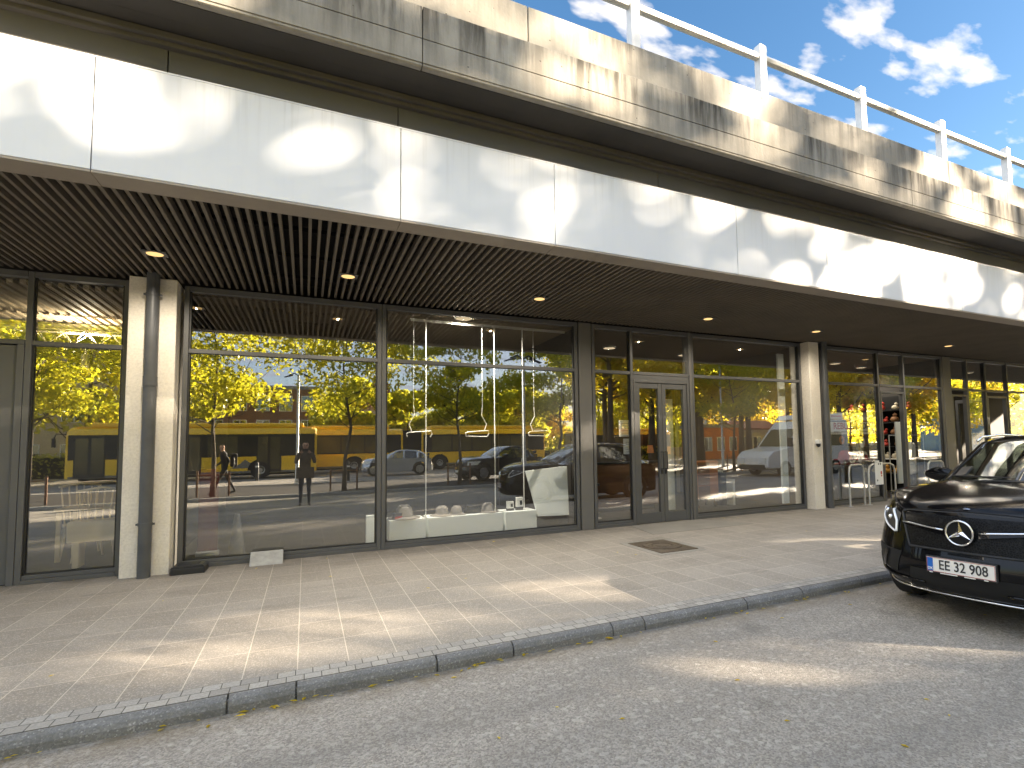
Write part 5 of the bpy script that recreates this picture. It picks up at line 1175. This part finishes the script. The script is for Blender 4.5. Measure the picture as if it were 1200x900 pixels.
# ------------------------------------------------------------------ buses
bw = NT('bus_glass'); bw.bsdf(bw.mix(bw.noise(bw.coord(), .6, 2), (.02, .024, .018), (.22, .18, .09)), .06, 0, None, 0, .6); BUSGLASS = bw.m  # mottled brighter reflections painted into the opaque glass colour
def make_bus(L, label, doors, art=None, wheels=(2.7, 8.6)):
    """front at x=0, visible side at y=0 (body runs to y=-2.5 behind it), z from the road"""
    e = empty('city_bus', (0, 0, 0), 0, label, 'bus', 'yellow city buses')
    segs = [(0, L)] if not art else [(0, art[0]), (art[1], L)]
    for i, (a, b) in enumerate(segs):
        m = MB(); prof = [(0, .34), (0, 2.62), (-.10, 2.86), (-.32, 2.98), (-2.18, 2.98), (-2.40, 2.86), (-2.5, 2.62), (-2.5, .34)]
        fx, rx = (.28 if a == 0 else 0), (.18 if b == L else 0)
        for x0, x1 in ((a, b),):
            ns = [(x0, .10 if a == 0 else 0), (x0 + .12, .03 if a == 0 else 0), (x0 + .35, 0), (x1 - .3, 0), (x1 - .1, .03 if b == L else 0), (x1, .1 if b == L else 0)]
            rows = [[(x, y * (1 - ins * .08) - (ins if y > -1 else -ins) * .9, z - (ins * 1.3 if z > 2.5 else 0)) for y, z in prof] for x, ins in ns]
            m.grid(rows); n = len(prof)
            m.add(rows[0], [tuple(range(n))]); m.add(rows[-1], [tuple(range(n))[::-1]])
        m.build('body', MAT['yellow'], e, local=True, bevel=0)
        m = MB(); m.box(a + .5, b - .5, -2.3, -.2, .22, .36); m.build('chassis', MAT['black'], e, local=True)
        m = MB(); m.box(a + .9, b - .7, -2.2, -.35, 2.985, 3.22)
        m.build('roof_pod', MAT['yellow'], e, local=True, bevel=.06)
        for yy, yo in ((.006, .012), (-2.506, -2.512)):
            m = MB(); m.box(a + .12, b - .12, min(yy, yy * .2 if yy > 0 else yy), max(yy, -2.495 if yy < 0 else yy), 1.28, 2.56); m.build('window_band', MAT['busdark'], e, local=True)
        m = MB(); m.box(a + .15, b - .15, .0, .004, .345, .46); m.box(a + .15, b - .15, -2.504, -2.5, .345, .46); m.build('skirt', MAT['buslow'], e, local=True)
    if art:
        m = MB(); x = art[0] - .02
        while x < art[1]: m.box(x, x + .05, -2.42, -.08, .5, 2.85); m.box(x + .05, x + .10, -2.36, -.14, .5, 2.82); x += .10
        m.build('bellows', MAT['rubber'], e, local=True)
    # side windows
    x = 1.5
    while x < L - 1.2:
        w_ = 1.42
        if not (art and x + w_ > art[0] - .1 and x < art[1] + .1):
            for y in (.006, -2.512):
                isdoor = y > 0 and any(d - .1 < x + w_ and x < d + 1.3 for d in doors)
                if not isdoor:
                    m = MB(); m.box(x, x + w_, y, y + .006, 1.36, 2.44); m.build('window', BUSGLASS, e, local=True)
        x += w_ + .09
    for d in doors:
        m = MB(); m.box(d, d + 1.25, .002, .014, .38, 2.5); dr = m.build('door', MAT['busdark'], e, local=True)
        for q in (0, .63): m = MB(); m.box(d + .06 + q, d + .56 + q, .0145, .02, .55, 2.4); m.build('door_pane', BUSGLASS, dr, local=True)
    m = MB(); m.box(-.012, -.004, -2.35, -.15, 1.05, 2.75); m.build('windscreen', BUSGLASS, e, local=True)
    m = MB(); m.box(-.016, -.0125, -2.0, -.5, 2.5, 2.7); m.build('destination_display', MAT['busdark'], e, local=True)
    m = MB(); m.box(1.55 + 2.2, 1.55 + 3.4, .0125, .018, 2.28, 2.44); m.build('route_panel', MAT['paper'], e, local=True)
    for y in (-.4, -2.1):
        m = MB(); m.box(-.02, -.004, y - .18, y + .18, .62, .78); m.build('headlight', MAT['paper'], e, local=True)
    m = MB(); m.tube([(.05, .0, 2.6), (-.32, .12, 2.62), (-.38, .14, 2.4)], .03, 6); m.box(-.45, -.34, .05, .22, 1.95, 2.4); m.build('mirror', MAT['dark'], e, local=True)
    for wx in wheels:
        for y in (.012, -2.512):
            m = MB(); s_ = 1 if y > 0 else -1
            m.prism([(wx + .64 * math.cos(q), max(.34, .48 + .64 * math.sin(q))) for q in [math.pi * i / 14 for i in range(15)]], 'y', min(y, y - .03 * s_), max(y, y - .03 * s_)); ar = m.build('wheel_arch', MAT['black'], e, local=True)
            m = MB(); y1 = y + .03 * s_; m.lathe([(.24, y1 - .02 * s_), (.46, y1), (.50, y1 - .05 * s_), (.50, y1 - .3 * s_)], (wx, 0, .50), 24, axis='y'); wh = m.build('wheel', MAT['rubber'], e, local=True)
            m = MB(); m.lathe([(0, y1 + .01 * s_), (.1, y1 + .01 * s_), (.13, y1 - .04 * s_), (.24, y1 - .015 * s_)], (wx, 0, .50), 20, axis='y'); m.build('rim', MAT['alloy'], wh, local=True)
    # sign writing stand-ins: plain grey graphic patch on the side
    m = MB(); m.prism([(L * .62, .62), (L * .62 + 1.5, .62), (L * .62 + 1.1, .82), (L * .62 + .7, 1.12), (L * .62 + .45, .86)], 'y', .0042, .008); m.build('side_graphic', MAT['buslow'], e, local=True)
    m = MB(); m.box(.3, L - .3, -.30, -.22, 2.99, 3.02); m.build('roof_rail', MAT['yellow'], e, local=True)
    return e
bA = make_bus(11.5, 'yellow city bus with its front to the left, mirrored in the two left windows', (.35, 4.5, 8.4))
bA.location = (-10.9, -19.0, -.1)
bB = make_bus(17.5, 'long yellow articulated bus mirrored behind the hangers of the display window', (), (9.7, 11.0), (2.8, 8.4, 14.2))
bB.rotation_euler = (0, 0, math.pi); bB.location = (17.2, -23.0 - 2.5, -.1)
bC = copy_tree(bA, (23.5, -30.5, -.1), 0, 'yellow city bus glimpsed through the glass left of the double doors')
# ------------------------------------------------------------------ more cars on the plaza
build_car('parked_car', (2.9, -17.3, -.1), R(8), 'silver hatchback mirrored beside the frame between the two big windows', MAT['silver'], False, .93, 4.15, .87)
build_car('parked_car', (6.05, -6.6, 0.0), R(-14), 'graphite hatchback mirrored behind the hangers of the display window', MAT['darkpaint'], False, .93, 4.2, .87)
# white delivery van
vn = empty('delivery_van', (18.4, -.6, -.1), 0, 'white high roof van mirrored beside the right concrete pillar', 'van')
m = MB(); side_ = [(0, .45), (.05, .9), (.35, 1.15), (1.35, 1.32), (2.15, 2.15), (2.6, 2.55), (5.3, 2.6), (5.4, 2.4), (5.4, .4), (.1, .38)]
m.prism(side_, 'y', -2.0, 0); m.build('body', MAT['vanwhite'], vn, local=True, bevel=.05)
m = MB(); m.prism([(2.5, 2.62), (2.75, 2.85), (5.2, 2.92), (5.2, 2.62)], 'y', -1.9, -.1); m.build('roof_fairing', MAT['vanwhite'], vn, local=True, bevel=.04)
m = MB(); m.prism([(1.5, 1.40), (2.12, 2.08), (2.75, 2.08), (2.75, 1.40)], 'y', .001, .008); m.build('side_window', BUSGLASS, vn, local=True)
m = MB(); m.prism([(3.1, 1.35), (3.1, 2.0), (4.9, 2.0), (4.9, 1.35)], 'y', .001, .008); m.build('side_window', BUSGLASS, vn, local=True)
m = MB(); vs = [(1.36, -.15, 1.34), (2.13, -.22, 2.15), (2.13, -1.78, 2.15), (1.36, -1.85, 1.34)]; m.add([(x - .02, y, z + .02) for x, y, z in vs], [(0, 1, 2, 3)]); m.build('windscreen', BUSGLASS, vn, local=True)
m = MB(); m.box(1.15, 1.32, .05, .28, 1.35, 1.75); m.tube([(1.3, 0, 1.4), (1.28, .1, 1.42)], .03, 6); m.build('mirror', MAT['dark'], vn, local=True, bevel=.03)
m = MB(); m.box(-.03, .02, -.55, -.15, .62, .85); m.box(-.03, .02, -1.85, -1.45, .62, .85); m.build('headlight', MAT['paper'], vn, local=True)
m = MB(); m.box(-.04, .06, -1.8, -.2, .32, .55); m.build('bumper', MAT['dark'], vn, local=True, bevel=.03)
for wx in (1.1, 4.4):
    for y, s_ in ((0, 1), (-2.0, -1)):
        m = MB(); y1 = y + .01 * s_; m.lathe([(.2, y1), (.34, y1), (.36, y1 - .03 * s_), (.36, y1 - .22 * s_)], (wx, 0, .36), 22, axis='y'); wh = m.build('wheel', MAT['rubber'], vn, local=True)
        m = MB(); m.lathe([(0, y1 + .006 * s_), (.2, y1 - .01 * s_)], (wx, 0, .36), 18, axis='y'); m.build('rim', MAT['alloy'], wh, local=True)
# ------------------------------------------------------------------ lamp posts, bollards
def lamp_post(x, y, h, lab, arms=True):
    e = empty('street_lamp', (x, y, -.1), 0, lab, 'street lamp', 'street lamps on the plaza')
    m = MB(); m.tube([(0, 0, -.03), (0, 0, 1.2), (0, 0, 1.25), (0, 0, h)], [.085, .085, .06, .05], 12); m.lathe([(.16, 0), (.16, .02), (.09, .025)], n=16); m.build('pole', MAT['steel'], e, local=True, smooth=True, auto=40)
    for s_ in (-1, 1):
        m = MB(); m.tube([(0, 0, h), (.18 * s_, 0, h + .12), (.42 * s_, 0, h + .02)], [.03, .025, .02], 8); m.prism([(.25 * s_, h + .05), (.62 * s_, h - .07), (.60 * s_, h - .10), (.24 * s_, h + .0)], 'y', -.07, .07); m.build('lamp_arm', MAT['dark'], e, local=True)
    return e
lamp_post(6.15, 1.25, 4.35, 'mottled steel lamp post with two short arms mirrored in the display window')
lamp_post(22.5, -8.2, 6.5, 'slim steel lamp post mirrored in the window with the orange cabinet')
lamp_post(-.35, -12.2, 5.2, 'slim steel lamp post between the bus road and the plaza')
for i, x in enumerate((-2.3, 1.9, 3.6)):
    e = empty('bollard', (x, -16.6 if i == 0 else -12.0, -.1), 0, ['dark bollard mirrored in front of the left yellow bus', 'dark bollard mirrored right of the photographer', 'dark bollard mirrored left of the silver hatchback'][i], 'bollard', 'dark bollards by the bus road')
    m = MB(); m.lathe([(.09, 0), (.08, .9), (.06, .98), (0, 1.0)], n=14); m.build('shaft', MAT['dark'], e, local=True, smooth=True, auto=50)
    m = MB(); m.tube([(0, 0, .72), (0, 0, .80)], .088, 14); m.build('band', MAT['paper'], e, local=True)
# ------------------------------------------------------------------ buildings far behind
def building(name, x0, x1, y, depth, h, wall_, lab, roof=None, nwin=5, floors=2, win_h=1.3, ridge=2.5):
    e = empty(name, ((x0 + x1) / 2, y, -.1), 0, lab, 'building')
    m = MB(); m.box(x0, x1, y - depth, y, -.1, h); m.build('wall', MAT[wall_], e)
    if roof:
        m = MB(); m.prism([(y + .4, h - .05), (y - depth / 2, h + ridge), (y - depth - .4, h - .05), (y - depth - .4, h - .2), (y - depth / 2, h + ridge - .18), (y + .4, h - .2)], 'x', x0 - .3, x1 + .3); m.build('roof', MAT[roof], e)
    else:
        m = MB(); m.box(x0 - .1, x1 + .1, y - depth - .1, y + .1, h, h + .3); m.build('parapet', MAT['stone'], e)
    fh = (h - .4) / floors; wd = (x1 - x0) / nwin
    for f in range(floors):
        for i in range(nwin):
            a = x0 + wd * i + wd * .24; b = a + wd * .52; z = f * fh + fh * .30
            m = MB(); m.box(a - .07, b + .07, y, y + .05, z - .07, z + min(win_h, fh * .62) + .07); fr = m.build('window', MAT['paper'], e)
            m = MB(); m.box(a, b, y + .052, y + .06, z, z + min(win_h, fh * .62)); m.build('pane', MAT['winpane'], fr)
            m = MB(); m.box((a + b) / 2 - .03, (a + b) / 2 + .03, y + .062, y + .07, z, z + min(win_h, fh * .62)); m.build('glazing_bar', MAT['paper'], fr)
    return e
building('apartment_block', -32, -12.5, -40, 10, 13, 'cream', 'cream apartment block behind the left tree', None, 7, 4)
building('brick_building', -9.5, 1.0, -38, 9, 7.0, 'brick', 'orange brick building behind the left bus', None, 6, 3)
building('gabled_house', 5.2, 9.2, -52, 8, 6.6, 'house', 'pale house with a brown tiled roof mirrored between the young trees', 'rooftile', 2, 2, 1.2, 3.2)
for i, (a, b, w_, l) in enumerate(((33, 37.6, 'orange', 'orange kiosk, left one of the low kiosks by the far trees'), (38.2, 43.5, 'house', 'white kiosk with a red roof in the middle of the low kiosks'), (44.5, 50.5, 'house', 'pale grey kiosk, wider one right of the white kiosk'), (52, 57, 'orange', 'orange kiosk at the right end of the low kiosks'))):
    building('kiosk', a, b, -23 - i, 3, 2.9, w_, l, 'rooftile' if i in (1, 3) else None, 3, 1, 1.2, .8)
building('blue_hall', 74.5, 79, -22, 6, 5.2, 'bluecl', 'blue clad hall mirrored between the dark doors at the right end', None, 6, 2)
building('pale_house', 52, 60.5, -42, 8, 6.5, 'house', 'pale house with a red roof mirrored in the white shirt window', 'rooftile', 4, 2)
m = MB()
for i in range(46): m.box(-40 + i * 3., -37.05 + i * 3., -37.2, -36.9, -.1, 1.0)
thing('low_hedge_wall', m, 'stone', 'low pale wall along the back of the bus road', 'wall')
def hedge(x0, x1, y, h, lab, seed):
    g = np.random.default_rng(seed); n = int((x1 - x0) * 260)
    pts = np.stack([g.uniform(x0, x1, n), y + g.uniform(-.6, .6, n), g.uniform(-.05, h, n) * (1 - .1 * g.random(n))], 1)
    e = empty('hedge', ((x0 + x1) / 2, y, -.1), 0, lab, 'hedge', 'clipped hedges behind the bus road')
    leaf_mesh('foliage', [tuple(p) for p in pts], .12, MAT['leaf_green'], e, seed, ((x0 + x1) / 2, y, -.1))
    m = MB(); m.box(x0 + .1, x1 - .1, y - .3, y + .3, -.1, h * .8); m.build('inner_branches', plain('dark_branches', (.02, .022, .01), .9), e)
hedge(-24, -11.8, -31, 1.6, 'clipped green hedge behind the front of the left bus', 5)
hedge(18.5, 32, -28, 1.3, 'clipped green hedge right of the articulated bus', 6)

# ------------------------------------------------------------------ people
def person(label, loc, rz, J, edges, mats, scale=1.0, hood=False):
    """J: joint -> ((x,y,z), radius, material key); one skinned surface"""
    names = list(J); idx = {k: i for i, k in enumerate(names)}
    me = bpy.data.meshes.new('person'); me.from_pydata([J[k][0] for k in names], [(idx[a], idx[b]) for a, b in edges], [])
    o = bpy.data.objects.new('person', me); COL.objects.link(o)
    o.modifiers.new('skin', 'SKIN'); sk = me.skin_vertices[0].data
    for k in names: r_ = J[k][1]; sk[idx[k]].radius = r_ if isinstance(r_, tuple) else (r_, r_); sk[idx[k]].use_root = (k == 'pelvis')
    s = o.modifiers.new('sub', 'SUBSURF'); s.levels = 2; s.render_levels = 2
    dg = bpy.context.evaluated_depsgraph_get(); nm = bpy.data.meshes.new_from_object(o.evaluated_get(dg)); bpy.data.objects.remove(o); bpy.data.meshes.remove(me)
    keys = sorted(set(v[2] for v in J.values()))
    nm.materials.clear()
    for k in keys: nm.materials.append(mats[k])
    for p in nm.polygons:
        c = p.center; best = None
        for a, b in edges:
            A, B = Vector(J[a][0]), Vector(J[b][0]); t = max(0, min(1, (c - A).dot(B - A) / max(1e-9, (B - A).length_squared))); d = (c - (A + (B - A) * t)).length - .6 * ((J[a][1] if not isinstance(J[a][1], tuple) else max(J[a][1])) * (1 - t) + (J[b][1] if not isinstance(J[b][1], tuple) else max(J[b][1])) * t)
            if best is None or d < best[0]: best = (d, J[a][2] if t < .5 else J[b][2])
        p.material_index = keys.index(best[1]); p.use_smooth = True
    nm.name = 'person'
    o = bpy.data.objects.new('person', nm); COL.objects.link(o); o.location = loc; o.rotation_euler = (0, 0, rz); o.scale = (scale,) * 3
    return tag(o, label, 'person')
def hand(J, E, wrist, side, direction, palm_mat='k'):
    """five fingers from a wrist joint; direction = unit vector of the forearm"""
    w_ = Vector(J[wrist][0]); d = Vector(direction).normalized(); a = d.cross(Vector((0, 0, 1)))
    a = a.normalized() if a.length > .1 else Vector((1, 0, 0)); nrm = a.cross(d)
    J[wrist + '_p'] = (tuple(w_ + d * .07), (.042, .022), palm_mat); E.append((wrist, wrist + '_p'))
    for i, (u, l) in enumerate(((-.030, .062), (-.010, .074), (.011, .070), (.030, .052))):
        k1, k2, k3_ = f'{wrist}_f{i}a', f'{wrist}_f{i}b', f'{wrist}_f{i}c'
        b = w_ + d * .095 + a * u
        J[k1] = (tuple(b), .009, palm_mat); J[k2] = (tuple(b + d * l * .6 - nrm * .012), .0085, palm_mat); J[k3_] = (tuple(b + d * l * .85 - nrm * .04), .007, palm_mat)
        E += [(wrist + '_p', k1), (k1, k2), (k2, k3_)]
    t = w_ + d * .04 + a * .035 * side
    J[wrist + '_t1'] = (tuple(t), .011, palm_mat); J[wrist + '_t2'] = (tuple(t + d * .035 + a * .022 * side - nrm * .015), .009, palm_mat); E += [(wrist, wrist + '_t1'), (wrist + '_t1', wrist + '_t2')]
def standing(lean=0., stride=0., arms=None):
    J = {'pelvis': ((0, 0, .98), (.155, .115), 't'), 'waist': ((0, .0, 1.12), (.15, .11), 'c'), 'chest': ((0, .0 + lean * .3, 1.34), (.175, .125), 'c'), 'collar': ((0, lean * .45, 1.50), (.125, .09), 'c'), 'neck': ((0, lean * .55, 1.585), .055, 'k'),
         'jaw': ((0, lean * .6 + .02, 1.66), (.068, .075), 'k'), 'skull': ((0, lean * .6 + .012, 1.755), (.078, .095), 'k'), 'crown': ((0, lean * .6, 1.835), (.06, .07), 'h'), 'nose': ((0, lean * .6 + .118, 1.715), .013, 'k')}
    E = [('pelvis', 'waist'), ('waist', 'chest'), ('chest', 'collar'), ('collar', 'neck'), ('neck', 'jaw'), ('jaw', 'skull'), ('skull', 'crown'), ('skull', 'nose')]
    for s_, n_ in ((-1, 'l'), (1, 'r')):
        st = stride * s_
        J['hip' + n_] = ((.095 * s_, 0, .90), .095, 't'); J['knee' + n_] = ((.105 * s_, st * .55 + .03, .50), .062, 't'); J['ankle' + n_] = ((.115 * s_, st, .10 + (.05 if st < 0 else 0)), .042, 't')
        J['heel' + n_] = ((.115 * s_, st - .03, .045 + (.03 if st < 0 else 0)), .042, 's'); J['toe' + n_] = ((.13 * s_, st + .17, .035), (.045, .03), 's')
        E += [('pelvis', 'hip' + n_), ('hip' + n_, 'knee' + n_), ('knee' + n_, 'ankle' + n_), ('ankle' + n_, 'heel' + n_), ('heel' + n_, 'toe' + n_)]
        J['ear' + n_] = ((.082 * s_, lean * .6, 1.73), .016, 'k'); E.append(('skull', 'ear' + n_))
        sh, el, wr = arms[n_]
        J['sh' + n_] = (sh, .066, 'c'); J['el' + n_] = (el, .048, 'c'); J['wr' + n_] = (wr, .033, 'c'); E += [('collar', 'sh' + n_), ('sh' + n_, 'el' + n_), ('el' + n_, 'wr' + n_)]
        hand(J, E, 'wr' + n_, -s_, Vector(wr) - Vector(el))
    return J, E
PM = dict(k=MAT['skin'], h=MAT['hair'], c=MAT['coat'], t=MAT['jeans'], s=MAT['shoe'])
def face(p, lean):
    m = MB()
    for s_ in (-1, 1): m.lathe([(0, .012), (.012, .006), (.013, 0)], (.033 * s_, lean * .6 + .093, 1.735), 10, axis='y')
    m.box(-.024, .024, lean * .6 + .088, lean * .6 + .096, 1.664, 1.672)
    o = m.build('eyes_and_mouth', MAT['hair'], p, local=True)
arms = {'l': ((-.20, .0, 1.47), (-.25, .12, 1.22), (-.13, .30, 1.49)), 'r': ((.20, .0, 1.47), (.25, .12, 1.22), (.13, .30, 1.49))}
J, E = standing(.08, .0, arms)
ph = person('person in a long brown grey coat holding up a phone, mirrored in the widest window', (0, -.50, -.1), 0, J, E, PM, 1.0)
face(ph, .08)
m = MB(); m.prism([(-.21, 1.10), (.21, 1.10), (.235, .78), (-.235, .78)], 'y', -.15, -.11); m.prism([(-.21, 1.10), (.21, 1.10), (.235, .78), (-.235, .78)], 'y', .10, .13); m.prism([(-.14, 1.10), (.13, 1.10), (.13, .78), (-.15, .78)], 'x', -.235, -.205); m.prism([(-.14, 1.10), (.13, 1.10), (.13, .78), (-.15, .78)], 'x', .205, .235); m.build('coat_skirt', MAT['coat'], ph, local=True, bevel=.012)
pn = empty('mobile_phone', (0, -.05, 1.5), 0, 'dark phone held up in both hands by the person in the brown grey coat', 'phone')
m = MB(); m.box(-.08, .08, -.018, -.008, -.042, .036); m.build('case', MAT['dark'], pn, local=True, bevel=.003)
m = MB(); m.lathe([(0, -.0065), (.008, -.007)], (-.06, 0, .02), 12, axis='y'); m.build('lens', MAT['chrome'], pn, local=True)
arms2 = {'l': ((-.20, .0, 1.47), (-.24, -.17, 1.22), (-.22, -.06, .98)), 'r': ((.20, .0, 1.47), (.25, .10, 1.22), (.23, .28, 1.06))}
J, E = standing(.12, .34, arms2)
PM2 = dict(k=MAT['skin'], h=MAT['hair'], c=MAT['coat2'], t=MAT['trousers'], s=MAT['dark'])
wk = person('person in black walking to the left with a rucksack, mirrored in the widest window', (-2.55, -5.5, 0), R(78), J, E, PM2, .95)
face(wk, .12)
bp = empty('rucksack', (-2.40, -5.53, 1.0), R(78), 'dark rucksack with a pale loop on the back of the walking person', 'rucksack')
m = MB(); m.prism([(-.15, -.05), (.15, -.05), (.15, .36), (.10, .43), (-.10, .43), (-.15, .36)], 'y', -.22, -.02); m.build('bag', MAT['coat2'], bp, local=True, bevel=.04)
m = MB(); m.tube([(.16, -.1, .28), (.22, -.12, .2), (.22, -.12, .02), (.16, -.1, -.06)], .014, 6); m.build('loop', MAT['paper'], bp, local=True, smooth=True)
